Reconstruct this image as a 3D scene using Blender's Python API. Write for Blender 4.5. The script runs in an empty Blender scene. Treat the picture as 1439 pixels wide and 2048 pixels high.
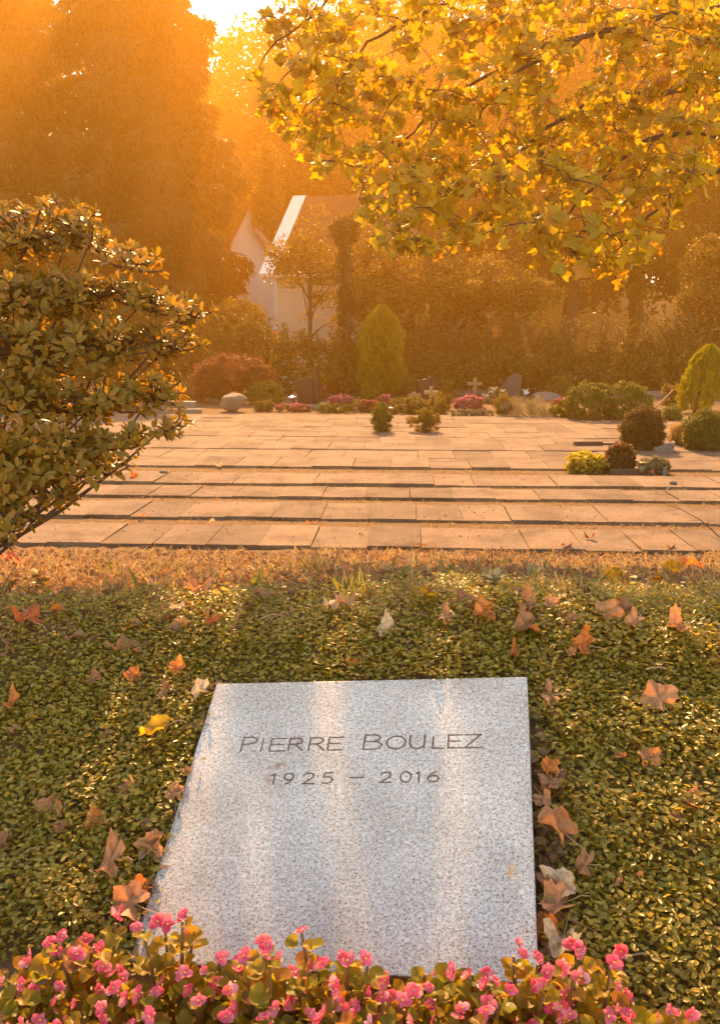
import bpy, bmesh, math, random
import numpy as np
from mathutils import Vector, Matrix

# ------------------------------------------------------------------ camera, sky, sun, exposure
scene = bpy.context.scene
COL = scene.collection
F_PX, HOR, CAM_H = 1650.0, 672.0, 2.0           # photograph is 1439 x 2048
PITCH = math.atan((1024 - HOR) / F_PX)
cam_d = bpy.data.cameras.new('camera')
cam_d.sensor_fit = 'VERTICAL'
cam_d.sensor_height = 24.0
cam_d.lens = 24.0 * F_PX / 2048.0
cam_d.clip_start, cam_d.clip_end = 0.05, 600
cam = bpy.data.objects.new('camera', cam_d)
COL.objects.link(cam)
cam.location = (0, 0, CAM_H)
cam.rotation_euler = (math.pi / 2 - PITCH, 0, 0)
scene.camera = cam

SUN_EL, SUN_AZ = math.radians(37.0), math.radians(-5.0)     # azimuth from +Y, negative = left
world = bpy.data.worlds.new('World')
scene.world = world
world.use_nodes = True
wn = world.node_tree
sky = wn.nodes.new('ShaderNodeTexSky')
sky.sky_type = 'NISHITA'
sky.sun_disc = False
sky.sun_elevation = SUN_EL
sky.sun_rotation = SUN_AZ
sky.air_density, sky.dust_density, sky.ozone_density = 1.0, 0.4, 0.5
wn.nodes['Background'].inputs['Strength'].default_value = 0.14
tint = wn.nodes.new('ShaderNodeMix'); tint.data_type = 'RGBA'; tint.blend_type = 'MULTIPLY'
tint.inputs[0].default_value = 1.0
tint.inputs[7].default_value = (1.0, 0.86, 0.65, 1)          # warm evening air over the whole sky
wn.links.new(sky.outputs[0], tint.inputs[6])
wn.links.new(tint.outputs[2], wn.nodes['Background'].inputs['Color'])
sun_d = bpy.data.lights.new('sun', 'SUN')
sun_d.energy = 3.6
sun_d.angle = math.radians(0.6)
sun_d.color = (1.0, 0.56, 0.23)
sun = bpy.data.objects.new('sun', sun_d)
COL.objects.link(sun)
SDIR = Vector((math.sin(SUN_AZ) * math.cos(SUN_EL), math.cos(SUN_AZ) * math.cos(SUN_EL), math.sin(SUN_EL)))
sun.rotation_euler = SDIR.to_track_quat('Z', 'Y').to_euler()
sun.location = SDIR * 40

vs = scene.view_settings
vs.view_transform = 'Standard'
vs.look = 'None'
vs.exposure = 2.2
vs.gamma = 1.0
vs.use_curve_mapping = False
cy = scene.cycles
cy.use_denoising = True
cy.use_adaptive_sampling = True
cy.adaptive_threshold = 0.02
cy.max_bounces, cy.diffuse_bounces, cy.glossy_bounces = 6, 3, 2
cy.transmission_bounces, cy.transparent_max_bounces, cy.volume_bounces = 4, 4, 0
cy.sample_clamp_indirect = 6.0
cy.caustics_reflective = cy.caustics_refractive = False
HAZE_DENSITY, HAZE_G = 0.0035, 0.66
HAZE_COL = (1.0, 0.49, 0.07)

# ------------------------------------------------------------------ helpers
R = np.random.default_rng(7)
fwd = np.array([0, math.cos(PITCH), -math.sin(PITCH)])
upv = np.array([0, math.sin(PITCH), math.cos(PITCH)])
CAM = np.array([0, 0, CAM_H])

def ray(x, y):
    return np.array([(x - 719.5) / F_PX, 0, 0]) + fwd + upv * (1024 - y) / F_PX

def at(x, y, Y):
    d = ray(x, y)
    return CAM + d * (Y / d[1])

def unit(v):
    v = np.asarray(v, float)
    return v / np.maximum(np.linalg.norm(v, axis=-1, keepdims=True), 1e-9)

def tag(o, label=None, cat=None, group=None, kind=None):
    if label: o['label'] = label
    if cat: o['category'] = cat
    if group: o['group'] = group
    if kind: o['kind'] = kind
    return o

def empty(name, loc=(0, 0, 0), label=None, cat=None, group=None):
    o = bpy.data.objects.new(name, None)
    COL.objects.link(o)
    o.location = loc
    o.empty_display_size = 0.1
    return tag(o, label, cat, group)

def link(name, me, parent=None, world_coords=True):
    o = bpy.data.objects.new(name, me)
    COL.objects.link(o)
    if parent is not None:
        o.parent = parent
        if world_coords:                       # mesh holds world coordinates: undo the chain of plain translations
            off = Vector((0, 0, 0)); p = parent
            while p is not None:
                off += p.location; p = p.parent
            o.location = -off
    return o

class MB:
    """collects faces into one mesh"""
    def __init__(s): s.v, s.f, s.n = [], [], 0
    def add(s, vs_, fs_):
        vs_ = np.asarray(vs_, float)
        s.v.append(vs_)
        s.f += [tuple(i + s.n for i in f) for f in fs_]
        s.n += len(vs_)
        return s
    def tube(s, pts, rad, n=6, cap=True):
        pts = np.asarray(pts, float); m = len(pts)
        rad = np.broadcast_to(np.asarray(rad, float), (m,))
        tan = unit(np.gradient(pts, axis=0))
        ref = np.array([0.31, 0.17, 0.93])
        if abs(np.dot(tan.mean(0), ref)) > 0.85: ref = np.array([0.9, 0.3, 0.1])
        a = unit(np.cross(tan, ref)); b = np.cross(tan, a)
        th = np.arange(n) * 2 * math.pi / n
        ring = pts[:, None] + rad[:, None, None] * (np.cos(th)[None, :, None] * a[:, None] + np.sin(th)[None, :, None] * b[:, None])
        fs_ = []
        for i in range(m - 1):
            for j in range(n):
                k = (j + 1) % n
                fs_.append((i * n + j, i * n + k, (i + 1) * n + k, (i + 1) * n + j))
        if cap:
            fs_.append(tuple(range(n))[::-1]); fs_.append(tuple((m - 1) * n + j for j in range(n)))
        return s.add(ring.reshape(-1, 3), fs_)
    def box(s, c, size, rz=0.0, tilt=None):
        h = np.asarray(size) / 2
        q = np.array([[sx, sy, sz] for sx in (-1, 1) for sy in (-1, 1) for sz in (-1, 1)]) * h
        if tilt is not None: q = q @ np.asarray(tilt).T
        cz, sz_ = math.cos(rz), math.sin(rz)
        q = q @ np.array([[cz, -sz_, 0], [sz_, cz, 0], [0, 0, 1]]).T + np.asarray(c)
        return s.add(q, [(0, 1, 3, 2), (4, 6, 7, 5), (0, 4, 5, 1), (2, 3, 7, 6), (0, 2, 6, 4), (1, 5, 7, 3)])
    def prism(s, poly, frame, depth):
        """poly in (a, b), frame = (origin, ea, eb, en); extruded by depth along en"""
        o, ea, eb, en = [np.asarray(t, float) for t in frame]
        lo = np.array([o + a * ea + b * eb for a, b in poly]); hi = lo + en * depth
        n = len(poly)
        return s.add(np.vstack([lo, hi]), [tuple(range(n))[::-1], tuple(range(n, 2 * n))] + [(i, (i + 1) % n, n + (i + 1) % n, n + i) for i in range(n)])
    def mesh(s, name, mat, smooth=False, bevel=0.0):
        me = bpy.data.meshes.new(name)
        me.from_pydata(np.vstack(s.v).tolist(), [], s.f)
        if bevel:
            bm = bmesh.new(); bm.from_mesh(me)
            bmesh.ops.recalc_face_normals(bm, faces=bm.faces)
            ed = [e for e in bm.edges if len(e.link_faces) == 2 and e.calc_face_angle(0) > 0.5]
            bmesh.ops.bevel(bm, geom=ed, offset=bevel, segments=2, profile=0.6, affect='EDGES', clamp_overlap=True)
            bm.to_mesh(me); bm.free()
        if mat: me.materials.append(mat)
        if smooth: me.polygons.foreach_set('use_smooth', [True] * len(me.polygons))
        me.update()
        return me
    def build(s, name, mat, parent=None, smooth=False, bevel=0.0, world_coords=True):
        return link(name, s.mesh(name, mat, smooth, bevel), parent, world_coords)

def np_mesh(name, V, Fc, mat, smooth=False):
    me = bpy.data.meshes.new(name)
    k = Fc.shape[1]
    me.vertices.add(len(V)); me.vertices.foreach_set('co', np.ascontiguousarray(V, dtype=np.float32).ravel())
    me.loops.add(Fc.size); me.loops.foreach_set('vertex_index', np.ascontiguousarray(Fc, dtype=np.int32).ravel())
    me.polygons.add(len(Fc)); me.polygons.foreach_set('loop_start', np.arange(len(Fc), dtype=np.int32) * k)
    if smooth: me.polygons.foreach_set('use_smooth', np.ones(len(Fc), bool))
    me.materials.append(mat)
    me.update(calc_edges=True)
    return me

# leaf templates: x across, y from base to tip (0..1), z up; faces all quads
def T_oval(fold=0.12, w=0.28):
    return (np.array([[0, 0, 0], [-w * .85, .3, fold], [-w * .8, .68, fold], [0, 1, -.04], [w * .8, .68, fold], [w * .85, .3, fold]]),
            np.array([[0, 3, 2, 1], [0, 5, 4, 3]]))
def T_blade():
    return (np.array([[-.03, 0, 0], [.03, 0, 0], [.024, .55, .07], [-.024, .55, .07], [.004, 1, .0], [-.004, 1, .0]]),
            np.array([[0, 1, 2, 3], [3, 2, 4, 5]]))
def T_spray():      # a flat feathery conifer spray, three fingers
    v = [[0, 0, 0], [-.07, .5, .03], [0, 1, -.06], [.07, .5, .03],
         [0, .15, 0], [-.22, .45, 0], [-.34, .8, -.08], [-.12, .5, .02],
         [0, .15, 0], [.12, .5, .02], [.34, .8, -.08], [.22, .45, 0]]
    return np.array(v), np.array([[0, 3, 2, 1], [4, 7, 6, 5], [8, 11, 10, 9]])
def T_petal():
    return (np.array([[-.08, 0, 0], [.08, 0, 0], [.34, .45, .12], [.3, .85, .06], [0, 1, .0], [-.3, .85, .06], [-.34, .45, .12], [0, .5, .0]]),
            np.array([[0, 1, 2, 7], [7, 2, 3, 4], [7, 4, 5, 6], [0, 7, 6, 6]]))

def place_leaves(T, pos, d, nrm, size, wscale=None):
    tv, tf = T
    d = unit(d); x = unit(np.cross(d, nrm)); z = np.cross(x, d)
    size = np.broadcast_to(np.asarray(size, float), (len(pos),))
    ws = np.ones(len(pos)) if wscale is None else wscale
    V = (pos[:, None] + size[:, None, None] * (tv[None, :, 0, None] * ws[:, None, None] * x[:, None] + tv[None, :, 1, None] * d[:, None] + tv[None, :, 2, None] * z[:, None]))
    Fc = (np.arange(len(pos))[:, None, None] * len(tv) + tf[None]).reshape(-1, tf.shape[1])
    return V.reshape(-1, 3), Fc

def cloud(name, T, pos, d, nrm, size, mat, parent=None, kind='stuff', wscale=None, smooth=False):
    V, Fc = place_leaves(T, pos, d, nrm, size, wscale)
    o = link(name, np_mesh(name, V, Fc, mat, smooth), parent)
    if kind: o['kind'] = kind
    return o

def rdir(n, rng=R):
    return unit(rng.normal(size=(n, 3)))

# ------------------------------------------------------------------ materials
MATS = {}
def nodes_of(name):
    m = bpy.data.materials.new(name); m.use_nodes = True
    nt = m.node_tree
    return m, nt, nt.nodes['Principled BSDF'], nt.nodes['Material Output']

def island_random(nt):
    g = nt.nodes.new('ShaderNodeNewGeometry'); oi = nt.nodes.new('ShaderNodeObjectInfo')
    a = nt.nodes.new('ShaderNodeMath'); a.operation = 'ADD'
    nt.links.new(g.outputs['Random Per Island'], a.inputs[0]); nt.links.new(oi.outputs['Random'], a.inputs[1])
    fr = nt.nodes.new('ShaderNodeMath'); fr.operation = 'FRACT'
    nt.links.new(a.outputs[0], fr.inputs[0])
    return fr.outputs[0]

def ramp_of(nt, fac, cols, interp='LINEAR', pos=None):
    r = nt.nodes.new('ShaderNodeValToRGB'); e = r.color_ramp.elements
    r.color_ramp.interpolation = interp
    while len(e) < len(cols): e.new(0.5)
    for i, c in enumerate(cols):
        e[i].position = pos[i] if pos else i / max(1, len(cols) - 1)
        e[i].color = (*c, 1)
    nt.links.new(fac, r.inputs[0])
    return r.outputs[0]

def leaf_mat(name, cols, rough=0.45, trans=0.4, tint=(1.5, 1.35, 0.5), spec=0.5, vein=0.0):
    m, nt, bs, out = nodes_of(name)
    c = ramp_of(nt, island_random(nt), cols)
    if vein:
        tc = nt.nodes.new('ShaderNodeTexCoord'); nz = nt.nodes.new('ShaderNodeTexNoise')
        nz.inputs['Scale'].default_value = vein * .28; nz.inputs['Detail'].default_value = 2.5
        nt.links.new(tc.outputs['Object'], nz.inputs['Vector'])
        mx = nt.nodes.new('ShaderNodeMix'); mx.data_type = 'RGBA'; mx.blend_type = 'MULTIPLY'
        mx.inputs[0].default_value = 0.75
        nt.links.new(c, mx.inputs[6])
        nt.links.new(ramp_of(nt, nz.outputs['Fac'], [(.55, .44, .36), (1.1, 1.08, 1.05)], pos=[.30, .62]), mx.inputs[7])
        c = mx.outputs[2]
        bp = nt.nodes.new('ShaderNodeBump'); bp.inputs['Strength'].default_value = .5; bp.inputs['Distance'].default_value = .004
        nt.links.new(nz.outputs['Fac'], bp.inputs['Height']); nt.links.new(bp.outputs[0], bs.inputs['Normal'])
    nt.links.new(c, bs.inputs['Base Color'])
    bs.inputs['Roughness'].default_value = rough
    bs.inputs['Specular IOR Level'].default_value = spec
    if trans > 0:
        tr = nt.nodes.new('ShaderNodeBsdfTranslucent')
        mu = nt.nodes.new('ShaderNodeMix'); mu.data_type = 'RGBA'; mu.blend_type = 'MULTIPLY'; mu.inputs[0].default_value = 1
        mu.inputs[7].default_value = (*tint, 1); mu.clamp_result = True
        nt.links.new(c, mu.inputs[6]); nt.links.new(mu.outputs[2], tr.inputs['Color'])
        ms = nt.nodes.new('ShaderNodeMixShader'); ms.inputs[0].default_value = trans
        nt.links.new(bs.outputs[0], ms.inputs[1]); nt.links.new(tr.outputs[0], ms.inputs[2])
        nt.links.new(ms.outputs[0], out.inputs['Surface'])
    MATS[name] = m
    return m

def noise_mat(name, cols, scale=8.0, rough=0.8, bump=0.3, dist=0.01, pos=None, detail=8, obj_var=0.0, spec=0.4, rough_stretch=None, coords='Object'):
    m, nt, bs, out = nodes_of(name)
    tc = nt.nodes.new('ShaderNodeTexCoord'); mp = nt.nodes.new('ShaderNodeMapping')
    if rough_stretch: mp.inputs['Scale'].default_value = rough_stretch
    nz = nt.nodes.new('ShaderNodeTexNoise'); nz.inputs['Scale'].default_value = scale; nz.inputs['Detail'].default_value = detail
    nz.inputs['Roughness'].default_value = 0.65
    nt.links.new(tc.outputs[coords], mp.inputs['Vector']); nt.links.new(mp.outputs[0], nz.inputs['Vector'])
    c = ramp_of(nt, nz.outputs['Fac'], cols, pos=pos)
    if obj_var:
        oi = nt.nodes.new('ShaderNodeObjectInfo')
        v = ramp_of(nt, oi.outputs['Random'], [(1 - obj_var, 1 - obj_var, 1 - obj_var), (1 + obj_var * .6, 1 + obj_var * .5, 1 + obj_var * .35)])
        mx = nt.nodes.new('ShaderNodeMix'); mx.data_type = 'RGBA'; mx.blend_type = 'MULTIPLY'; mx.inputs[0].default_value = 1
        nt.links.new(c, mx.inputs[6]); nt.links.new(v, mx.inputs[7]); c = mx.outputs[2]
    nt.links.new(c, bs.inputs['Base Color'])
    bs.inputs['Roughness'].default_value = rough
    bs.inputs['Specular IOR Level'].default_value = spec
    if bump:
        bp = nt.nodes.new('ShaderNodeBump'); bp.inputs['Strength'].default_value = bump; bp.inputs['Distance'].default_value = dist
        nt.links.new(nz.outputs['Fac'], bp.inputs['Height']); nt.links.new(bp.outputs[0], bs.inputs['Normal'])
    MATS[name] = m
    return m

def granite_mat():
    m, nt, bs, out = nodes_of('pale_granite')
    tc = nt.nodes.new('ShaderNodeTexCoord')
    def nz(scale, det=3, rg=.6, off=0):
        n = nt.nodes.new('ShaderNodeTexNoise'); n.inputs['Scale'].default_value = scale; n.inputs['Detail'].default_value = det
        n.inputs['Roughness'].default_value = rg
        mp = nt.nodes.new('ShaderNodeMapping'); mp.inputs['Location'].default_value = (off, off * 2, off * 3)
        nt.links.new(tc.outputs['Object'], mp.inputs['Vector']); nt.links.new(mp.outputs[0], n.inputs['Vector'])
        return n.outputs['Fac']
    def mix(a, b, fac, mode='MIX'):
        x = nt.nodes.new('ShaderNodeMix'); x.data_type = 'RGBA'; x.blend_type = mode
        if isinstance(fac, float): x.inputs[0].default_value = fac
        else: nt.links.new(fac, x.inputs[0])
        for s_, q in ((6, a), (7, b)):
            if isinstance(q, tuple): x.inputs[s_].default_value = (*q, 1)
            else: nt.links.new(q, x.inputs[s_])
        return x.outputs[2]
    def step(v, lo, hi):
        r = nt.nodes.new('ShaderNodeMapRange'); r.inputs['From Min'].default_value = lo; r.inputs['From Max'].default_value = hi
        nt.links.new(v, r.inputs['Value']); return r.outputs[0]
    base = mix((.41, .40, .385), (.62, .615, .60), step(nz(95, 4), .38, .6))
    base = mix(base, (.46, .39, .33), step(nz(150, 2, .5, 3), .56, .66))       # warm feldspar
    base = mix(base, (.17, .125, .10), step(nz(190, 3, .6, 7), .56, .61))    # biotite specks
    base = mix(base, (.22, .165, .14), step(nz(135, 3, .65, 11), .60, .66))
    base = mix(base, (.30, .19, .12), step(nz(7, 5, .6, 5), .70, .80))         # rusty spots
    base = mix(base, mix((.76, .73, .69), (1.08, 1.07, 1.06), step(nz(3.2, 6, .65, 9), .34, .62)), 1.0, 'MULTIPLY')
    def spot(cx, cy_, r, sx_=1.0):       # a rust stain with a ragged outline
        mp = nt.nodes.new('ShaderNodeMapping'); mp.vector_type = 'POINT'
        mp.inputs['Location'].default_value = (-cx * sx_, -cy_, 0); mp.inputs['Scale'].default_value = (sx_, 1, 1)
        nt.links.new(tc.outputs['Object'], mp.inputs['Vector'])
        ln = nt.nodes.new('ShaderNodeVectorMath'); ln.operation = 'LENGTH'; nt.links.new(mp.outputs[0], ln.inputs[0])
        f1 = step(ln.outputs['Value'], r, r * .2)
        mt = nt.nodes.new('ShaderNodeMath'); mt.operation = 'MULTIPLY'
        nt.links.new(f1, mt.inputs[0]); nt.links.new(step(nz(60, 4, .7, 2), .42, .62), mt.inputs[1])
        return mt.outputs[0]
    for cx, cy_, r, sx_ in ((.243, -.332, .030, 1.6), (.262, -.292, .022, .7), (.488, -.356, .018, .8), (.30, -.215, .03, 1)):
        base = mix(base, (.26, .14, .085), spot(cx, cy_, r, sx_))
    nt.links.new(base, bs.inputs['Base Color'])
    bs.inputs['Roughness'].default_value = .42
    bs.inputs['Specular IOR Level'].default_value = .5
    bp = nt.nodes.new('ShaderNodeBump'); bp.inputs['Strength'].default_value = .35; bp.inputs['Distance'].default_value = .0015
    nt.links.new(nz(260, 3), bp.inputs['Height']); nt.links.new(bp.outputs[0], bs.inputs['Normal'])
    return m

M_granite = granite_mat()
M_letter = noise_mat('letter_paint', [(.17, .10, .072), (.26, .16, .12)], 60, .8, .2, .001)
M_ground = noise_mat('soil', [(.06, .035, .018), (.16, .10, .05), (.10, .07, .03)], 9, .95, .8, .02, spec=.1)
def paving_mat():
    m, nt, bs, out = nodes_of('concrete_slab')
    geo = nt.nodes.new('ShaderNodeNewGeometry'); oi = nt.nodes.new('ShaderNodeObjectInfo')
    def nz(scale, det, rg=.6):
        n = nt.nodes.new('ShaderNodeTexNoise'); n.inputs['Scale'].default_value = scale; n.inputs['Detail'].default_value = det; n.inputs['Roughness'].default_value = rg
        nt.links.new(geo.outputs['Position'], n.inputs['Vector']); return n.outputs['Fac']
    def mul(a, b):
        x = nt.nodes.new('ShaderNodeMix'); x.data_type = 'RGBA'; x.blend_type = 'MULTIPLY'; x.inputs[0].default_value = 1
        nt.links.new(a, x.inputs[6]); nt.links.new(b, x.inputs[7]); return x.outputs[2]
    g = nz(42, 6, .75)
    c = ramp_of(nt, g, [(.105, .072, .045), (.20, .142, .092), (.24, .172, .115), (.40, .30, .20)], pos=[.30, .46, .58, .72])
    c = mul(c, ramp_of(nt, nz(1.6, 6, .7), [(.48, .45, .42), (.92, .91, .90), (1.2, 1.15, 1.08)], pos=[.30, .5, .70]))
    c = mul(c, ramp_of(nt, oi.outputs['Random'], [(.78, .77, .76), (1.0, 1.0, 1.0), (1.14, 1.1, 1.06)]))
    nt.links.new(c, bs.inputs['Base Color']); bs.inputs['Roughness'].default_value = .9; bs.inputs['Specular IOR Level'].default_value = .15
    bp = nt.nodes.new('ShaderNodeBump'); bp.inputs['Strength'].default_value = .9; bp.inputs['Distance'].default_value = .012
    nt.links.new(g, bp.inputs['Height']); nt.links.new(bp.outputs[0], bs.inputs['Normal'])
    return m
M_paving = paving_mat()
M_bark = noise_mat('bark', [(.03, .02, .012), (.11, .075, .045)], 14, .9, .8, .02, rough_stretch=(3, 3, .6), spec=.15)
M_twig = noise_mat('twig_bark', [(.05, .03, .016), (.13, .08, .045)], 30, .8, .3, .003, spec=.2)
M_cover = leaf_mat('ground_cover_leaf', [(.20, .175, .024), (.29, .245, .03), (.40, .30, .04), (.25, .21, .028), (.50, .31, .04)], .36, .45, (1.6, 1.5, .5), .55)
M_rhodo = leaf_mat('rhododendron_leaf', [(.17, .13, .016), (.24, .17, .02), (.34, .19, .024), (.20, .15, .018), (.40, .20, .026)], .38, .45, (1.6, 1.35, .4), .35)  # gold in the leaf colour stands in for the warm flare veil
M_tulip = leaf_mat('tulip_tree_leaf', [(.25, .185, .010), (.34, .245, .012), (.44, .30, .014), (.28, .20, .012), (.38, .19, .012)], .5, .46, (1.9, 1.7, .5), .35)  # leaf colour pushed towards golden orange to paint in the veil of flare
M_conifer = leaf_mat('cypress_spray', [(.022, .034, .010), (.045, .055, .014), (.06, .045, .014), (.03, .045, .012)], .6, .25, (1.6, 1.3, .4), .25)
M_thuja = leaf_mat('thuja_spray', [(.18, .18, .016), (.28, .26, .02), (.22, .21, .018)], .6, .35, (1.6, 1.4, .35), .2)
M_oak = leaf_mat('autumn_tree_leaf', [(.10, .08, .016), (.17, .115, .018), (.22, .14, .02), (.12, .10, .018)], .5, .4, (1.6, 1.4, .4), .3)
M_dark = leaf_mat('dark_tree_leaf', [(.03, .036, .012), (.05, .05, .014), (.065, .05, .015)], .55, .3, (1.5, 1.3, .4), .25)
M_hedge = leaf_mat('hedge_leaf', [(.11, .10, .022), (.18, .15, .03), (.15, .115, .026), (.09, .085, .02)], .5, .4, (1.5, 1.3, .45), .3)
M_box = leaf_mat('clipped_yew_leaf', [(.11, .11, .018), (.16, .155, .022), (.20, .18, .028)], .5, .25, (1.5, 1.4, .4), .3)
M_golden = leaf_mat('golden_shrub_leaf', [(.12, .10, .02), (.20, .15, .03), (.15, .13, .025)], .55, .35, (1.5, 1.3, .4), .25)
M_maple = leaf_mat('red_maple_leaf', [(.10, .04, .02), (.16, .065, .03), (.20, .10, .045)], .5, .4, (1.5, 1.1, .7), .3)
M_russet = leaf_mat('russet_leaf', [(.10, .075, .018), (.16, .095, .024), (.12, .10, .022)], .55, .3, (1.4, 1.1, .5), .25)
M_silver = leaf_mat('silver_leaf', [(.24, .20, .10), (.32, .27, .15), (.20, .17, .07)], .6, .3, (1.2, 1.1, .8), .2)
M_lime = leaf_mat('lime_leaf', [(.40, .32, .04), (.52, .42, .07), (.34, .29, .04)], .5, .45, (1.4, 1.3, .5), .3)
M_pinkfl = leaf_mat('pink_blossom', [(.45, .10, .14), (.55, .18, .22), (.38, .07, .11)], .5, .4, (1.2, 1, 1), .3)
M_redfl = leaf_mat('red_blossom', [(.35, .06, .04), (.42, .12, .08), (.30, .05, .06)], .5, .35, (1.2, 1, 1), .3)
M_whitefl = leaf_mat('white_blossom', [(.60, .58, .48), (.68, .66, .58)], .5, .3, (1.1, 1, .9), .3)
M_grass = leaf_mat('dry_grass', [(.34, .22, .09), (.48, .33, .15), (.26, .16, .06), (.55, .40, .20), (.20, .17, .05)], .6, .40, (1.3, 1.15, .8), .3)
M_greengrass = leaf_mat('green_grass', [(.14, .15, .03), (.22, .19, .04), (.10, .12, .025)], .5, .4, (1.5, 1.4, .5), .3)
M_litter = leaf_mat('leaf_litter', [(.22, .11, .05), (.32, .18, .09), (.15, .08, .035), (.40, .26, .14)], .7, .3, (1.3, 1.1, .8), .2)
M_begleaf = leaf_mat('begonia_leaf', [(.17, .17, .012), (.27, .225, .014), (.34, .20, .016), (.20, .19, .014), (.36, .14, .02)], .42, .55, (1.7, 1.45, .3), .35)
M_begfl = leaf_mat('begonia_petal', [(.64, .075, .165), (.72, .15, .24), (.76, .26, .36), (.68, .08, .11), (.82, .42, .48)], .4, .45, (1.25, 1.0, 1.0), .35)
M_yellow = noise_mat('stamen', [(.7, .45, .05), (.8, .55, .08)], 40, .6, 0)
M_begstem = noise_mat('begonia_stem', [(.14, .10, .03), (.22, .08, .04)], 40, .5, 0)
FALL = {
    'tan': leaf_mat('tan_dry_leaf', [(.44, .215, .095), (.54, .29, .145)], .55, .35, (1.35, 1.0, .6), .35, vein=22),
    'pale': leaf_mat('pale_dry_leaf', [(.62, .47, .29), (.70, .54, .36)], .6, .3, (1.2, 1.0, .7), .3, vein=22),
    'orange': leaf_mat('orange_dry_leaf', [(.58, .21, .05), (.62, .27, .08)], .5, .45, (1.4, 1.0, .4), .35, vein=22),
    'red': leaf_mat('red_dry_leaf', [(.55, .13, .04), (.58, .17, .05)], .5, .5, (1.4, 1.0, .4), .35, vein=22),
    'brown': leaf_mat('brown_dry_leaf', [(.30, .15, .07), (.38, .20, .10)], .6, .3, (1.3, 1.0, .6), .3, vein=22),
    'yellow': leaf_mat('yellow_leaf', [(.60, .36, .02), (.66, .42, .03)], .45, .5, (1.3, 1.1, .3), .35, vein=16),
}
M_stalk = noise_mat('leaf_stalk', [(.30, .18, .09), (.42, .28, .15)], 40, .7, 0)
M_blackstone = noise_mat('black_granite', [(.010, .008, .007), (.022, .018, .016)], 60, .28, 0, spec=.3)
M_greystone = noise_mat('grey_stone', [(.13, .105, .08), (.24, .20, .155)], 14, .75, .5, .01)
M_darkstone = noise_mat('dark_grey_stone', [(.035, .03, .025), (.07, .058, .048)], 20, .4, .2, .004)
M_rock = noise_mat('rough_stone', [(.12, .085, .055), (.24, .175, .115)], 10, .85, .9, .03)
M_wood = noise_mat('wooden_cross', [(.24, .13, .055), (.34, .20, .09)], 12, .6, .2, .004, rough_stretch=(6, 6, .8))
M_darkwood = noise_mat('dark_timber', [(.06, .035, .02), (.12, .075, .045)], 12, .7, .4, .006, rough_stretch=(.8, 6, 6))
M_white = noise_mat('white_ceramic', [(.66, .65, .62), (.74, .73, .70)], 20, .35, 0)
M_metal = noise_mat('dark_metal', [(.05, .045, .04), (.09, .08, .07)], 30, .35, 0)
M_beige = noise_mat('beige_render', [(.36, .27, .19), (.44, .34, .25)], 3, .9, .15, .01)
M_render = noise_mat('white_render', [(.66, .62, .56), (.76, .73, .68)], 3, .9, .15, .01)
M_trim = noise_mat('pink_trim', [(.42, .26, .20), (.50, .33, .26)], 8, .7, 0)
M_olive = noise_mat('olive_glaze', [(.12, .11, .03), (.18, .16, .05)], 12, .4, 0)

def tile_mat():
    m, nt, bs, out = nodes_of('clay_roof_tiles')
    tc = nt.nodes.new('ShaderNodeTexCoord'); br = nt.nodes.new('ShaderNodeTexBrick')
    br.inputs['Scale'].default_value = 1.0
    br.inputs['Brick Width'].default_value = .24; br.inputs['Row Height'].default_value = .22; br.inputs['Mortar Size'].default_value = .012
    br.inputs['Color1'].default_value = (.10, .045, .022, 1); br.inputs['Color2'].default_value = (.14, .065, .03, 1); br.inputs['Mortar'].default_value = (.05, .025, .014, 1)
    nt.links.new(tc.outputs['Object'], br.inputs['Vector']); nt.links.new(br.outputs['Color'], bs.inputs['Base Color'])
    bp = nt.nodes.new('ShaderNodeBump'); bp.inputs['Distance'].default_value = .05; bp.invert = True
    nt.links.new(br.outputs['Fac'], bp.inputs['Height']); nt.links.new(bp.outputs[0], bs.inputs['Normal'])
    bs.inputs['Roughness'].default_value = .9; bs.inputs['Specular IOR Level'].default_value = .08
    return m
M_tiles = tile_mat()

# ------------------------------------------------------------------ gravestone frame and terrain
E1 = np.array([0.12225194, 0.87211827, 0.47377651])     # up along the slab
E2 = np.array([0.97457326, -0.19579941, 0.1089475])     # along its top edge
EN = np.cross(E2, E1)
S_TL = np.array([-0.44683755, 2.40516381, 0.93990323])
S_W, S_L = 0.95, 0.82

def smin(a, b, k):
    h = np.clip(.5 + .5 * (b - a) / k, 0, 1)
    return b * (1 - h) + a * h - k * h * (1 - h)
def smax(a, b, k): return -smin(-a, -b, k)

def ground_z(x, y):
    x = np.asarray(x, float); y = np.asarray(y, float)
    xs = .55 * np.tanh(x / .55)
    plane = S_TL[2] - ((xs - S_TL[0]) * EN[0] + (y - S_TL[1]) * EN[1]) / EN[2] - .05
    z1 = smax(plane, .50 + .02 * np.sin(3 * x), .12)
    z2 = 1.085 - .238 * (y - 2.75) + .03 * np.sin(1.7 * x + 1.0) + .012 * np.sin(5.3 * x + 2 * y)
    z2 = smax(z2, -.012 + 0 * y, .10)
    z = smin(z1, z2, .16)
    far = np.clip((y - 60) / 30, 0, 1)
    return z + .0 * far

def ground_hit(px, py, lift=0.0):
    d = ray(px, py); t0 = .6
    for t in np.arange(.6, 40, .01):
        q = CAM + d * t
        if q[2] <= ground_z(q[0], q[1]) + lift: return q
    return q

def slab_local(q):
    v = np.asarray(q) - S_TL
    return v @ E2, v @ E1, v @ EN

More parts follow.
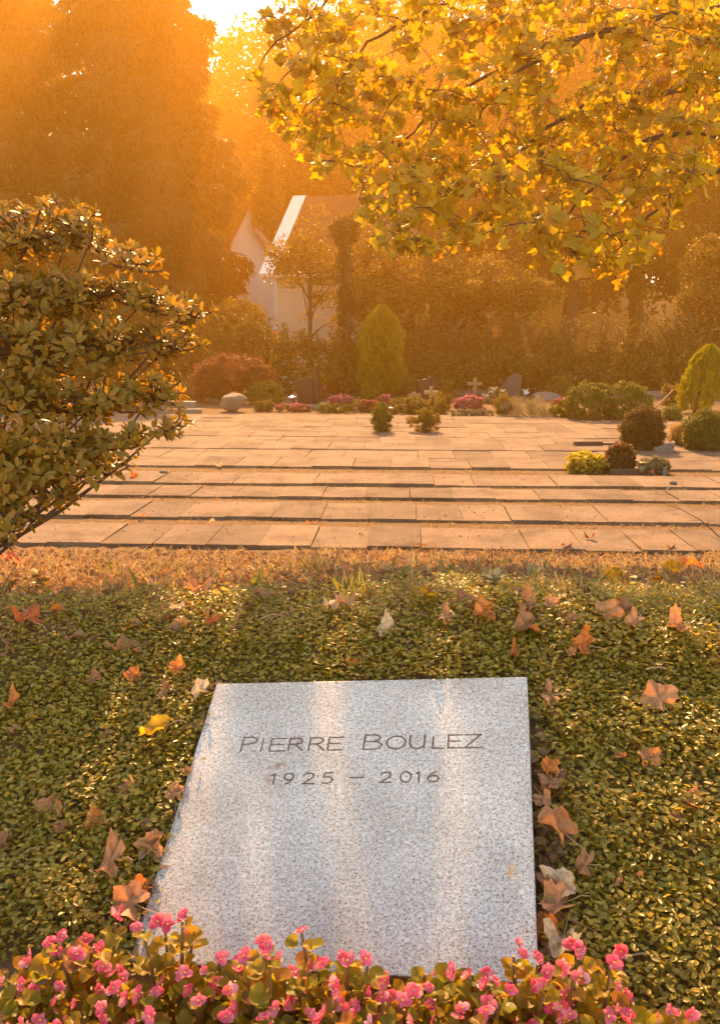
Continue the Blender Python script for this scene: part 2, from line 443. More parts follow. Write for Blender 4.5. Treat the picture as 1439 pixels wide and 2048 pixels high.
gx = np.unique(np.concatenate([np.linspace(-90, -6, 22), np.arange(-6, 6.01, .07), np.linspace(6, 90, 22)]))
gy = np.unique(np.concatenate([np.linspace(-12, .2, 10), np.arange(.2, 8.2, .06), np.linspace(8.2, 30, 34), np.linspace(30, 120, 24)]))
GX, GY = np.meshgrid(gx, gy, indexing='ij')
GZ = ground_z(GX, GY)
near = (np.abs(GX) < 6) & (GY > 2.7) & (GY < 8)
GZ = GZ + near * R.normal(size=GZ.shape) * .008
V = np.stack([GX, GY, GZ], -1).reshape(-1, 3)
ni, nj = GX.shape
ii, jj = np.meshgrid(np.arange(ni - 1), np.arange(nj - 1), indexing='ij')
a = (ii * nj + jj).ravel()
gme = np_mesh('ground', V, np.stack([a, a + nj, a + nj + 1, a + 1], 1), M_ground, True)
tag(link('ground', gme), kind='structure')

# a low wooded rise far behind closes the horizon
hm = MB()
hx = np.linspace(-88, 88, 45); prof = [(98, -.5), (102, 5), (107, 10), (112, 12), (118, -.5)]
hv = [[x, y, (z * (.8 + .25 * math.sin(x * .08) + .15 * math.sin(x * .31))) if z > 0 else z] for x in hx for y, z in prof]
hf = [(i * 5 + j, (i + 1) * 5 + j, (i + 1) * 5 + j + 1, i * 5 + j + 1) for i in range(44) for j in range(4)]
hm.add(hv, hf)
tag(hm.build('hill', noise_mat('wooded_hillside', [(.025, .03, .01), (.06, .06, .02)], 1.2, .95, .8, .6)), kind='structure')

# ------------------------------------------------------------------ paving
pav = empty('paving', (0, 14, 0)); pav['kind'] = 'structure'
TAN = math.tan(math.radians(3.2)); RZ = -math.radians(3.2)
def slab_mesh(seed):
    rng = random.Random(seed)
    bm = bmesh.new(); bmesh.ops.create_cube(bm, size=1.0)
    for v in bm.verts:
        v.co.x += rng.uniform(-.012, .012); v.co.y += rng.uniform(-.012, .012)
        if v.co.z > 0: v.co.z += rng.uniform(-.05, .05)
    top = [e for e in bm.edges if all(v.co.z > 0 for v in e.verts)]
    bmesh.ops.bevel(bm, geom=top, offset=.007, segments=1, affect='EDGES')
    me = bpy.data.meshes.new('paving_slab'); bm.to_mesh(me); bm.free(); me.materials.append(M_paving)
    return me
SLABS = [slab_mesh(i) for i in range(6)]
prng = random.Random(3)
rows = [(7.67, 8.52, .52, .012), (8.92, 9.78, .53, .012), (10.15, 10.85, .55, .01), (11.10, 11.98, .56, .014), (12.62, 13.60, .60, .012),
        (13.66, 14.62, .62, .0), (14.66, 15.60, .64, .010), (15.63, 16.55, .66, .0), (16.58, 17.50, .70, .006), (17.53, 18.45, .72, .0), (18.48, 19.40, .74, .0), (19.43, 20.35, .76, .0), (20.38, 21.3, .78, .0)]
for ri, (y0, y1, w, dz) in enumerate(rows):
    half = (y1) * .455 + .8
    x = -half + prng.uniform(0, .4)
    while x < half:
        ww = w * prng.choice([1, 1, 1, 1, .97, 1.04])
        xc = x + ww / 2
        dep = (y1 - y0)
        yy = (y0 + y1) / 2 - xc * TAN + prng.uniform(-.014, .014)
        o = bpy.data.objects.new('paving_slab', prng.choice(SLABS)); COL.objects.link(o)
        o.parent = pav
        o.location = (xc, yy - 14, -.022 + dz + prng.uniform(-.010, .010) * (1 if ri < 5 else .35))
        o.scale = (ww - .006, dep - .006, .07)
        o.rotation_euler = (prng.uniform(-.006, .006), prng.uniform(-.006, .006), RZ + prng.uniform(-.006, .006) + (math.pi if prng.random() < .5 else 0))
        x += ww

# ------------------------------------------------------------------ the gravestone
GLY = {  # monoline strokes in a unit box
    'P': [[(0, 0), (0, 1)], [(0, 1), (.6, 1), (.85, .93), (.95, .78), (.85, .62), (.6, .55), (0, .5)]],
    'I': [[(.5, 0), (.5, 1)]],
    'E': [[(1, 0), (0, 0), (0, 1), (.95, 1)], [(0, .52), (.8, .52)]],
    'R': [[(0, 0), (0, 1), (.55, 1), (.8, .93), (.88, .76), (.78, .6), (.5, .53), (0, .5)], [(.42, .52), (1, 0)]],
    'B': [[(0, 0), (0, 1), (.5, 1), (.76, .93), (.84, .78), (.74, .62), (.5, .55), (0, .54)], [(.5, .55), (.82, .47), (.95, .29), (.84, .08), (.5, 0), (0, 0)]],
    'O': [[(.5 + .5 * math.cos(t * math.pi / 8), .5 + .5 * math.sin(t * math.pi / 8)) for t in range(17)]],
    'U': [[(0, 1), (0, .35), (.12, .1), (.4, 0), (.68, .04), (.9, .2), (.95, .4), (.95, 1)], [(.95, .3), (.97, 0)]],
    'L': [[(0, 1), (0, 0), (1, 0)]],
    'Z': [[(.03, 1), (.97, 1), (0, 0), (1, 0)]],
    '1': [[(.1, .82), (.6, 1), (.6, 0)]],
    '9': [[(.97, .66), (.82, .42), (.5, .35), (.15, .45), (.03, .68), (.15, .92), (.5, 1), (.85, .92), (.97, .66), (.85, .35), (.6, .12), (.3, 0)]],
    '2': [[(.03, .75), (.15, .95), (.48, 1), (.82, .92), (.9, .72), (.75, .5), (0, 0), (1, 0)]],
    '5': [[(.9, 1), (.2, 1), (.12, .56), (.5, .62), (.85, .52), (.95, .3), (.8, .08), (.45, 0), (.05, .06)]],
    '0': [[(.5 + .47 * math.cos(t * math.pi / 7), .5 + .5 * math.sin(t * math.pi / 7)) for t in range(15)]],
    '6': [[(.7, 1), (.35, .82), (.1, .52), (.03, .3), (.18, .07), (.5, 0), (.82, .07), (.97, .3), (.82, .54), (.5, .61), (.18, .5), (.05, .33)]],
    '-': [[(0, .5), (1, .5)]],
}
def bl(a): return -.2461 + (a - .139) * .0155      # first baseline drifts a little across the stone
def bl2(a): return -.349 + (a - .26) * .0205
TEXT = [('P', .139, .046, bl, .047), ('I', .197, .006, bl, .041), ('E', .225, .047, bl, .041), ('R', .281, .041, bl, .041), ('R', .340, .045, bl, .041), ('E', .396, .042, bl, .041),
        ('B', .498, .053, bl, .047), ('O', .562, .053, bl, .041), ('U', .627, .042, bl, .041), ('L', .691, .030, bl, .037), ('E', .733, .038, bl, .041), ('Z', .778, .045, bl, .041),
        ('1', .250, .014, bl2, .032), ('9', .286, .028, bl2, .032), ('2', .341, .032, bl2, .032), ('5', .395, .030, bl2, .032), ('-', .473, .036, bl2, .032),
        ('2', .556, .030, bl2, .031), ('0', .609, .030, bl2, .031), ('1', .652, .012, bl2, .031), ('6', .682, .031, bl2, .031)]
def stroke_quads(ch, a0, w, base, h, t):
    quads = []
    for st in GLY[ch]:
        P = [(a0 + u * w, base(a0 + u * w) + v * h) for u, v in st]
        for (x0, y0), (x1, y1) in zip(P[:-1], P[1:]):
            dx, dy = x1 - x0, y1 - y0; L = math.hypot(dx, dy)
            if L < 1e-6: continue
            dx, dy = dx / L, dy / L; e = t * .42
            nx, ny = -dy * t / 2, dx * t / 2
            quads.append([(x0 - dx * e + nx, y0 - dy * e + ny), (x0 - dx * e - nx, y0 - dy * e - ny), (x1 + dx * e - nx, y1 + dy * e - ny), (x1 + dx * e + nx, y1 + dy * e + ny)])
    return quads
Mslab = Matrix(((E2[0], E1[0], EN[0], S_TL[0]), (E2[1], E1[1], EN[1], S_TL[1]), (E2[2], E1[2], EN[2], S_TL[2]), (0, 0, 0, 1)))
sb = MB().box((S_W / 2, -S_L / 2, -.05), (S_W, S_L, .10)).mesh('gravestone', M_granite, bevel=.004)
stone = link('gravestone', sb)
stone.matrix_world = Mslab
cut = MB()
zj = 0
for ch, a0, w, base, h in TEXT:
    for q in stroke_quads(ch, a0, w, base, h, .0052):
        zj += 1
        cut.prism(q, ((0, 0, -.0038 - .00002 * (zj % 37)), (1, 0, 0), (0, 1, 0), (0, 0, 1)), .013 + .00003 * (zj % 31))
cutter = cut.build('cutter', M_granite)
cutter.matrix_world = Mslab
bpy.context.view_layer.update()
bo = stone.modifiers.new('engrave', 'BOOLEAN'); bo.operation = 'DIFFERENCE'; bo.object = cutter; bo.solver = 'EXACT'; bo.use_self = True
dg = bpy.context.evaluated_depsgraph_get()
new_me = bpy.data.meshes.new_from_object(stone.evaluated_get(dg))
stone.modifiers.clear()
if len(new_me.polygons) > 50: stone.data = new_me
bpy.data.objects.remove(cutter)
tag(stone, 'pale speckled granite grave slab engraved PIERRE BOULEZ 1925 - 2016', 'gravestone')
for ch, a0, w, base, h in TEXT:           # the painted bed of each carved character
    lm = MB(); k = 0
    for q in stroke_quads(ch, a0, w, base, h, .0050):
        k += 1
        lm.add([(x, y, -.0032 + .00003 * k) for x, y in q], [(0, 1, 2, 3)])
    lo = lm.build('letter' if ch.isalpha() else ('dash' if ch == '-' else 'digit'), M_letter, stone, world_coords=False)

# ------------------------------------------------------------------ ground cover
def in_stone(p, grow=0.0):
    v = p - S_TL; a_ = v @ E2; b_ = v @ E1
    return (a_ > -grow) & (a_ < S_W + grow) & (b_ < grow) & (b_ > -S_L - grow)
def vnoise(x, y, s=1.0, seed=0):
    q = np.random.default_rng(seed); o = np.zeros_like(x)
    for k in range(6):
        fx_, fy_ = q.normal(size=2) * s; o += np.sin(x * fx_ * 2 + y * fy_ * 2 + q.uniform(0, 6))
    return o / 3.4
NS = 46000
sx = R.uniform(-2.6, 2.6, NS); sy = R.uniform(1.15, 3.75, NS)
keep = np.abs(sx) < sy * .47 + .75
crest = 2.70 + .14 * vnoise(sx, sy, 2.2, 5) - .12 * (sx < -.75) * np.clip((-.75 - sx), 0, 1)
keep &= R.random(NS) < np.clip((crest - sy) / .75 + .6, 0, 1)
sz = ground_z(sx, sy)
P0 = np.stack([sx, sy, sz], 1)
la, lb = (P0 - S_TL) @ E2, (P0 - S_TL) @ E1
keep &= ~in_stone(P0, -.012)
keep &= ~((la > S_W) & (la < S_W + .055 + .025 * vnoise(sy * 6, sy, 1, 3)) & (lb < -.12) & (R.random(NS) < .88))      # bare seam beside the stone
keep &= ~((lb < -S_L - .02) & (la > -.35) & (la < S_W + .15))
keep &= ~((sy < 1.42 - .22 * (np.abs(sx) > .60)) )
P0 = P0[keep]; n0 = len(P0)
pos, dd, nn, ss = [], [], [], []
bump_h = .034 * (1 + .5 * vnoise(P0[:, 0], P0[:, 1], 5, 9))
for k in range(9):
    off = R.normal(size=(n0, 2)) * .022
    p = P0 + np.column_stack([off, bump_h * (.15 + 1.0 * R.random(n0)) + off[:, 1] * .45])
    aa = R.uniform(0, 2 * math.pi, n0)
    out_ = np.stack([np.cos(aa), np.sin(aa), R.normal(size=n0) * .3 + .15], 1)
    nrm = unit(np.stack([R.normal(size=n0) * .45, R.normal(size=n0) * .45 - .25, np.ones(n0)], 1))
    pos.append(p); dd.append(out_); nn.append(nrm); ss.append(R.uniform(.011, .023, n0))
pos = np.vstack(pos); dd = np.vstack(dd); nn = np.vstack(nn); ss = np.concatenate(ss)
ok = ~(in_stone(pos, .002) & (R.random(len(pos)) < .93)) 
tag(cloud('ground_cover', T_oval(.09, .30), pos[ok], dd[ok], nn[ok], ss[ok], M_cover),
    'low green ground cover of tiny glossy leaves on the bank around the grave slab', 'ground cover')

# ------------------------------------------------------------------ dry grass and litter
def grass(name, n, xr, yr, h, mat, label, dens=None, seed=1, lean=.7):
    q = np.random.default_rng(seed)
    x = q.uniform(*xr, n); y = q.uniform(*yr, n)
    k = np.abs(x) < y * .46 + .8
    if dens is not None: k &= q.random(n) < dens(x, y)
    x, y = x[k], y[k]; m = len(x)
    p = np.stack([x, y, ground_z(x, y) - .003], 1)
    d = unit(np.stack([q.normal(size=m) * lean, q.normal(size=m) * lean, np.abs(q.normal(size=m)) * .6 + .25], 1))
    o = cloud(name, T_blade(), p, d, rdir(m, q), q.uniform(.5, 1.3, m) * h, mat, wscale=q.uniform(.8, 2.2, m))
    return tag(o, label, 'grass')
grass('dry_grass', 36000, (-4.4, 4.4), (2.9, 7.66), .085, M_grass, 'straw coloured dry grass on the strip before the first paving row',
      lean=1.15, dens=lambda x, y: np.clip((y - 3.0 - .35 * vnoise(x, y, 2.0, 5)) / 1.1, .03, 1) * (.55 + .45 * vnoise(x, y, 3, 8)))
def gap_density(x, y):
    yy = y + x * TAN; d = np.zeros_like(x)
    for (a0, a1, w) in ((8.46, 8.94, 1), (9.72, 10.17, 1), (10.80, 11.12, .8), (11.94, 12.64, .75), (13.57, 13.70, .5), (14.6, 14.7, .5), (15.57, 15.66, .3)):
        d = np.maximum(d, w * ((yy > a0) & (yy < a1)))
    return d * np.clip(.55 + .7 * vnoise(x, y, 2.5, 12), .05, 1)
grass('dry_grass', 120000, (-7, 7), (8.2, 16.0), .055, M_grass, 'matted dry grass growing in the gaps between the paving rows', gap_density, 2, 1.3)
grass('green_grass', 3600, (-3.4, 3.4), (2.75, 5.2), .11, M_greengrass, 'thin green and yellow grass blades along the crest of the bank', lambda x, y: np.clip(vnoise(x, y, 3, 21), 0, 1), 4, .5)
q = np.random.default_rng(11)
n = 15000
x = q.uniform(-4, 4, n); y = np.concatenate([q.uniform(2.85, 7.6, n * 2 // 3), q.uniform(8.0, 12.6, n - n * 2 // 3)])
kk = (np.abs(x) < y * .46 + .3) & ((y < 7.6) | (q.random(n) < .25 + .7 * gap_density(x, y)))
x, y = x[kk], y[kk]; m = len(x)
zz = ground_z(x, y) + np.where(y > 7.6, np.where(gap_density(x, y) > 0, .012, .035), .012)
tag(cloud('leaf_litter', T_oval(.25, .35), np.stack([x, y, zz], 1), np.stack([q.normal(size=m), q.normal(size=m), q.normal(size=m) * .2], 1),
          unit(np.stack([q.normal(size=m) * .5, q.normal(size=m) * .5, np.ones(m)], 1)), q.uniform(.015, .06, m) * np.where(y > 7.6, .55, 1), M_litter),
    'scattered crumbs of dead leaves over the dry grass and paving gaps', 'litter')

m = 2600
xx = q.uniform(-2.4, 2.4, m); yy = 2.55 + q.random(m) ** 1.3 * 2.2
pp = np.stack([xx, yy, ground_z(xx, yy) + q.uniform(.005, .05, m) * np.clip((3.3 - yy), .25, 1)], 1)
kq = q.random(m) < np.clip(.45 + .6 * vnoise(xx, yy, 2.6, 33), .05, 1)
tag(cloud('leaf_litter', T_oval(.35, .42), pp[kq], (rdir(m, q) * [1, 1, .35])[kq], unit(rdir(m, q) * .8 + [0, 0, 1])[kq], q.uniform(.02, .065, m)[kq], M_litter), 'crumpled brown leaf scraps and stems along the crest of the bank', 'litter')
m = 1500
xx = q.uniform(-2.4, 2.4, m); yy = q.uniform(2.6, 4.2, m)
pp = np.stack([xx, yy, ground_z(xx, yy) + .01], 1)
kq = q.random(m) < np.clip(.5 + .7 * vnoise(xx, yy, 2.2, 41), 0, 1)
tag(cloud('dead_stems', T_blade(), pp[kq], (rdir(m, q) * [1, 1, .4] + [0, 0, .35])[kq], rdir(m, q)[kq], q.uniform(.08, .20, m)[kq], M_litter, wscale=np.full(int(kq.sum()), .7)), 'thin dead brown stems tangled along the crest of the bank', 'dead stems')
m = 260
bb = q.uniform(-S_L - .02, .02, m); ab = np.where(q.random(m) < .75, S_W + q.uniform(.0, .085, m), -q.uniform(0, .05, m))
pp = S_TL + ab[:, None] * E2 + bb[:, None] * E1; pp[:, 2] = ground_z(pp[:, 0], pp[:, 1]) + q.uniform(.004, .03, m)
tag(cloud('leaf_litter', T_oval(.3, .4), pp, rdir(m, q) * [1, 1, .4], unit(rdir(m, q) * .7 + EN), q.uniform(.015, .05, m), M_litter), 'brown leaf crumbs gathered in the seam along the stone edges', 'litter')

# ------------------------------------------------------------------ trees and shrubs, generic
def cluster_points(q, ells, nclump, per, cr, fill=.55):
    w = np.array([e[3] * e[4] * e[5] for e in ells]) ** .8; w /= w.sum()
    idx = q.choice(len(ells), nclump, p=w)
    E_ = np.array(ells)[idx]
    u = rdir(nclump, q); r = q.uniform(fill, 1.0, nclump)[:, None]
    c = E_[:, :3] + u * r * E_[:, 3:6]
    crr = cr * q.uniform(.6, 1.35, nclump)
    v = rdir(nclump * per, q); rr = q.random(nclump * per) ** .5
    cc = np.repeat(c, per, 0); uu = np.repeat(u, per, 0)
    pos = cc + v * (rr * np.repeat(crr, per))[:, None] * np.array([1, 1, .75])
    return pos, unit(v * .8 + uu * .6 + np.array([0, 0, .35])), c

def bush(name, label, cat, base, ells, nclump, per, cr, leaf, mat, T=None, seed=1, group=None, stems=5, stem_r=.02, blossom=None, nb=0, bsize=.04, up=.0, fill=.6, stem_mat=None, vary=.35, trunkless=False):
    """ells: ellipsoids (dx, dy, dz, rx, ry, rz) about the base"""
    q = np.random.default_rng(seed)
    base = np.asarray(base, float)
    root = empty(name, base, label, cat, group)
    el = [(base[0] + e[0], base[1] + e[1], base[2] + e[2], e[3], e[4], e[5]) for e in ells]
    pos, nrm, cen = cluster_points(q, el, nclump, per, cr, fill)
    gz = base[2] + .01
    pos[:, 2] = np.maximum(pos[:, 2], gz + q.uniform(0, .03, len(pos)))
    d = unit(rdir(len(pos), q) * .9 + nrm * .5 + np.array([0, 0, up]))
    cloud('foliage', T or T_oval(), pos, d, nrm + rdir(len(pos), q) * .7, leaf * q.uniform(1 - vary, 1 + vary, len(pos)), mat, root)
    sel = cen[q.choice(len(cen), min(stems, len(cen)), replace=False)]
    for c in sel:
        b0 = base + np.array([q.normal() * stem_r * 2, q.normal() * stem_r * 2, -.03])
        mid = b0 * .45 + c * .55 + np.array([0, 0, -.08 * (c[2] - b0[2])])
        MB().tube([b0, mid, c], [stem_r, stem_r * .7, stem_r * .3], 5).build('stem', stem_mat or M_twig, root, True)
    if blossom is not None:
        k = q.choice(len(pos), nb, replace=False)
        top = pos[k] + nrm[k] * leaf * .5
        top[:, 2] += .01
        P_, D_, N_ = [], [], []
        for j in range(4):
            P_.append(top); aa = q.uniform(0, 6.28, nb)
            D_.append(np.stack([np.cos(aa), np.sin(aa) , q.normal(size=nb) * .4 + .3], 1)); N_.append(rdir(nb, q) * .5 + np.array([0, -.5, .7]))
        cloud('blossoms', T_oval(.1, .42), np.vstack(P_), np.vstack(D_), np.vstack(N_), bsize * q.uniform(.7, 1.2, nb * 4), blossom, root)
    return root

def G(px, py):            # a spot on the level cemetery ground
    d = ray(px, py); t = (CAM_H + .0) / -d[2]
    q_ = CAM + d * t
    return np.array([q_[0], q_[1], 0.0])

def tree(name, label, base, trunk_h, trunk_r, ells, nclump, per, cr, leaf, mat, seed, cat='tree', T=None, fill=.5, limbs=7, droop=0.0, ivy=None, group=None):
    q = np.random.default_rng(seed); base = np.asarray(base, float)
    root = empty(name, base, label, cat, group)
    top = base + np.array([q.normal() * .2, 0, trunk_h])
    hs = np.linspace(0, 1, 8)
    pts = base + (top - base) * hs[:, None] + np.stack([np.sin(hs * 5 + seed) * trunk_r * .5, np.cos(hs * 4) * trunk_r * .4, 0 * hs], 1)
    pts[0, 2] -= .15
    MB().tube(pts, trunk_r * (1.15 - .75 * hs) * (1 + .35 * np.exp(-hs * 18)), 10).build('trunk', M_bark, root, True)
    el = [(base[0] + e[0], base[1] + e[1], base[2] + e[2], e[3], e[4], e[5]) for e in ells]
    pos, nrm, cen = cluster_points(q, el, nclump, per, cr, fill)
    for c in cen[q.choice(len(cen), limbs, replace=False)]:
        h0 = q.uniform(.35, .95); b0 = pts[0] * (1 - h0) + top * h0
        mid = b0 * .5 + c * .5 + np.array([0, 0, .12 * np.linalg.norm(c - b0)])
        MB().tube([b0, b0 * .75 + mid * .25, mid, c], trunk_r * np.array([.45, .36, .25, .08]), 6).build('limb', M_bark, root, True)
    d = unit(rdir(len(pos), q) + nrm * .3 + np.array([0, 0, -droop]))
    cloud('crown', T or T_oval(), pos, d, nrm + rdir(len(pos), q) * .8, leaf * q.uniform(.6, 1.35, len(pos)), mat, root)
    return root

def conifer(name, label, base, height, rmax, nb, per, seed, leaf, mat, bottom=.04, power=.75, trunk_r=.28, sag=.35, group=None):
    q = np.random.default_rng(seed); base = np.asarray(base, float)
    root = empty(name, base, label, 'tree', group)
    hs = np.linspace(0, 1, 9)
    MB().tube(base + np.stack([0 * hs, 0 * hs, hs * height - .1], 1), trunk_r * (1.1 - hs), 9).build('trunk', M_bark, root, True)
    ts = bottom + (1 - bottom) * (np.arange(nb) + q.random(nb)) / nb
    limb = MB(); P_, D_, N_ = [], [], []
    for i, t in enumerate(ts):
        L = rmax * max(.03, (1 - t)) ** power * q.uniform(.62, 1.12)
        a_ = i * 2.39996 + q.normal() * .3
        o = np.array([math.cos(a_), math.sin(a_), 0])
        b0 = base + np.array([0, 0, t * height])
        u = np.linspace(0, 1, 6)
        br = b0 + o * (u * L)[:, None] + np.stack([0 * u, 0 * u, (.22 * u - sag * 1.5 * u ** 2 + sag * .55 * u ** 3) * L], 1)
        limb.tube(br, .035 * (1.1 - u) * (1 + L * .25), 4, False)
        k = int(per * (.35 + L / rmax))
        s = q.random(k) ** .6
        c = np.stack([np.interp(s, u, br[:, j]) for j in range(3)], 1)
        side = np.array([-o[1], o[0], 0])
        w = q.normal(size=k) * .16 * L * (1.15 - s)
        hang = np.abs(q.normal(size=k)) * (.16 + .07 * L)
        P_.append(c + side * w[:, None] + np.stack([q.normal(size=k) * .08, q.normal(size=k) * .08, -hang + .05], 1))
        D_.append(o * .55 + side * (np.sign(w) * .35)[:, None] + np.stack([q.normal(size=k) * .3, q.normal(size=k) * .3, -.75 + q.normal(size=k) * .25], 1))
        N_.append(o * .8 + np.stack([q.normal(size=k) * .5, q.normal(size=k) * .5, .6 + q.normal(size=k) * .2], 1))
    ob = limb.build('branches', M_bark, root); ob['kind'] = 'stuff'
    P_ = np.vstack(P_)
    cloud('crown', T_spray(), P_, np.vstack(D_), np.vstack(N_), leaf * q.uniform(.6, 1.4, len(P_)), mat, root)
    return root

# big drooping cypress on the left, its neighbour, and what closes the view behind
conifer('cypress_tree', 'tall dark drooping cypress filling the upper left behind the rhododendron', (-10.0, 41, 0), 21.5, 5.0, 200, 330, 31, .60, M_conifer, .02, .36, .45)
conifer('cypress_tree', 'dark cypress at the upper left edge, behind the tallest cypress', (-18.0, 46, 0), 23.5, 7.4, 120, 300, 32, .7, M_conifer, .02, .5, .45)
BT = [(0, 0, .62, .24, .22, .38), (-.14, 0, .42, .2, .18, .30), (.15, .01, .46, .2, .18, .30)]
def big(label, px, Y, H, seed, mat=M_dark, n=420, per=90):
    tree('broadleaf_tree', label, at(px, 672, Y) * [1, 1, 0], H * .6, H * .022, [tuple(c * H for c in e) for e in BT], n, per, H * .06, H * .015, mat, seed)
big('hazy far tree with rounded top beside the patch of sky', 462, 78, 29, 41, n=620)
big('hazy far tree half hidden by the right side of the tall cypress', 405, 84, 27, 40, n=420)
big('tall hazy tree behind the tiled roof of the nearer house', 650, 66, 27, 42)
big('broad dark tree behind the hedge, right of the house', 905, 62, 27, 43)
big('dark tree behind the hedge below the hanging leaves at the right', 1130, 60, 27, 44)
big('olive brown tall tree at the right edge behind the leaning thuja', 1400, 60, 27, 45, M_oak)
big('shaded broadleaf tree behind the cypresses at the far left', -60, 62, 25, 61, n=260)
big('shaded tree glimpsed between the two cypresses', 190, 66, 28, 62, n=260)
big('distant tree between the broad dark tree and the house roof', 780, 82, 33, 63, n=300)
big('distant tall tree between the two dark trees at the right', 1020, 84, 34, 64, n=300)
big('distant tree above the hedge near the right edge', 1270, 82, 33, 65, n=300)
big('tree just past the right edge behind the hedge', 1600, 58, 24, 66, n=200)
tree('broadleaf_tree', 'olive brown shrubby tree at the right edge just behind the hedge', at(1425, 672, 32) * [1, 1, 0], 4, .2, [(0, 0, 3.2, 1.5, 1.2, 2.6), (1.4, .5, 3.5, 1.6, 1.2, 2.6)], 260, 80, .42, .14, M_oak, 67)
tree('broadleaf_tree', 'low spreading tree with flat tiers over the hedge right of the tall thuja', at(905, 672, 32.5) * [1, 1, 0], 3.6, .2, [(0, 0, 3.9, 3.4, 2, 1.0), (-1.8, 0, 3.2, 2.4, 1.6, .7), (2.2, 0, 3.3, 2.2, 1.6, .8)], 300, 100, .5, .13, M_oak, 46)
tree('slender_tree', 'airy yellow leaved tree in front of the roof of the nearer house', at(625, 672, 31.5) * [1, 1, 0], 4.6, .09, [(0, 0, 5.0, 1.5, 1.2, 1.8), (.9, 0, 3.4, 1.3, 1.2, 1.6), (-.9, 0, 4.6, .8, .9, 1.0)], 120, 45, .42, .12, M_oak, 47, fill=.15, limbs=14)
tree('slender_tree', 'airy ochre tree hiding the right part of the tiled roof', at(735, 672, 32.5) * [1, 1, 0], 4.8, .09, [(0, 0, 5.0, 1.3, 1.1, 2.2), (.9, 0, 4.2, 1.3, 1.1, 1.8), (-.3, 0, 3.2, 1.2, 1, 1.2)], 110, 45, .42, .12, M_oak, 52, fill=.15, limbs=12)
tree('slender_tree', 'ochre tree between the white gable and the sloping verge board', at(566, 672, 45) * [1, 1, 0], 7.2, .1, [(-.9, 0, 8.8, .75, .8, 1.3), (-.6, 0, 10.4, .8, .8, 1.3)], 90, 70, .45, .14, M_oak, 48, fill=.2, limbs=8)
tree('broadleaf_tree', 'dark low tree at the right end of the tiled roof', at(850, 672, 34) * [1, 1, 0], 3.4, .16, [(0, 0, 2.6, 1.5, 1.2, 2.3), (1.2, 0, 2.2, 1.4, 1.1, 1.9), (.4, 0, 5.0, 1.2, 1.0, 1.9)], 300, 80, .4, .13, M_dark, 51)
tree('ivy_clad_tree', 'straight tree trunk wrapped in ivy in front of the tiled roof', at(690, 672, 30.5) * [1, 1, 0], 6.0, .16, [(0, 0, 3.4, .27, .27, 2.6), (0, 0, 5.6, .5, .45, .5)], 200, 60, .14, .09, M_dark, 49, limbs=5)
tree('small_tree', 'sunlit yellow green shrub tree below the white gable', at(478, 672, 30.5) * [1, 1, 0], 2.0, .08, [(0, 0, 2.3, .95, .9, 1.1), (-.9, 0, 1.9, .9, .8, .9)], 220, 70, .28, .10, M_oak, 50)
# ------------------------------------------------------------------ houses
# nearer house: tiled roof slope towards us, pale wall below, sloping verge board at its left end
hs_root = empty('tiled_house', at(620, 672, 37) * [1, 1, 0], 'pale house with brown tiled roof and white verge board behind the hedge', 'house')
EL = at(534, 549, 36.0); RL = at(601, 393, 41.0)
vd = RL - EL; hor_v = unit(np.array([vd[0], vd[1], 0])); rdv = np.array([hor_v[1], -hor_v[0], 0])   # ridge runs to the right
LEN = 6.6
def plate(P, n_, t): # parallelogram plate from four corners, thickness t along n_
    P = [np.asarray(p, float) for p in P]; n_ = np.asarray(n_) * t
    return MB().add(P + [p - n_ for p in P], [(0, 1, 2, 3), (7, 6, 5, 4), (0, 4, 5, 1), (1, 5, 6, 2), (2, 6, 7, 3), (3, 7, 4, 0)])
rn = unit(np.cross(rdv, vd));
if rn[2] < 0: rn = -rn
# roof mesh in its own frame so that the tile pattern follows the slope
sl = np.linalg.norm(vd)
rb_ = MB().box((LEN / 2, sl / 2, -.06), (LEN, sl, .12)).mesh('roof', M_tiles)
ro = link('roof', rb_, hs_root, False)
ex, ey, ez = rdv, unit(vd), np.cross(rdv, unit(vd))
ro.matrix_basis = Matrix(((ex[0], ey[0], ez[0], EL[0] - hs_root.location[0]), (ex[1], ey[1], ez[1], EL[1] - hs_root.location[1]), (ex[2], ey[2], ez[2], EL[2] - hs_root.location[2]), (0, 0, 0, 1)))
back = RL + np.array([hor_v[0] * np.linalg.norm(vd[:2]), hor_v[1] * np.linalg.norm(vd[:2]), -vd[2]])
r2n = unit(np.cross(rdv, back - RL)); r2n = r2n if r2n[2] > 0 else -r2n
plate([RL, RL + rdv * LEN, back + rdv * LEN, back], r2n, .12).build('rear_roof', M_tiles, hs_root)
w0 = EL + hor_v * .45 + rdv * .25; w0[2] = 0
wb = w0 + hor_v * (2 * np.linalg.norm(vd[:2]) - .9)
wl = MB(); L2 = LEN - .5
q0, q1, q2, q3 = w0, w0 + rdv * L2, wb + rdv * L2, wb
ht = EL[2] + .15; ap = RL[2] - .25
m0 = (q0 + q3) / 2; m1 = (q1 + q2) / 2
up_ = lambda p, h: np.array([p[0], p[1], h])
wl.add([q0, q1, q2, q3, up_(q0, ht), up_(q1, ht), up_(q2, ht), up_(q3, ht), up_(m0, ap), up_(m1, ap)],
       [(0, 1, 5, 4), (1, 2, 6, 9, 5), (2, 3, 7, 6), (3, 0, 4, 8, 7), (4, 5, 9, 8), (6, 7, 8, 9)])
wl.build('wall', M_beige, hs_root)
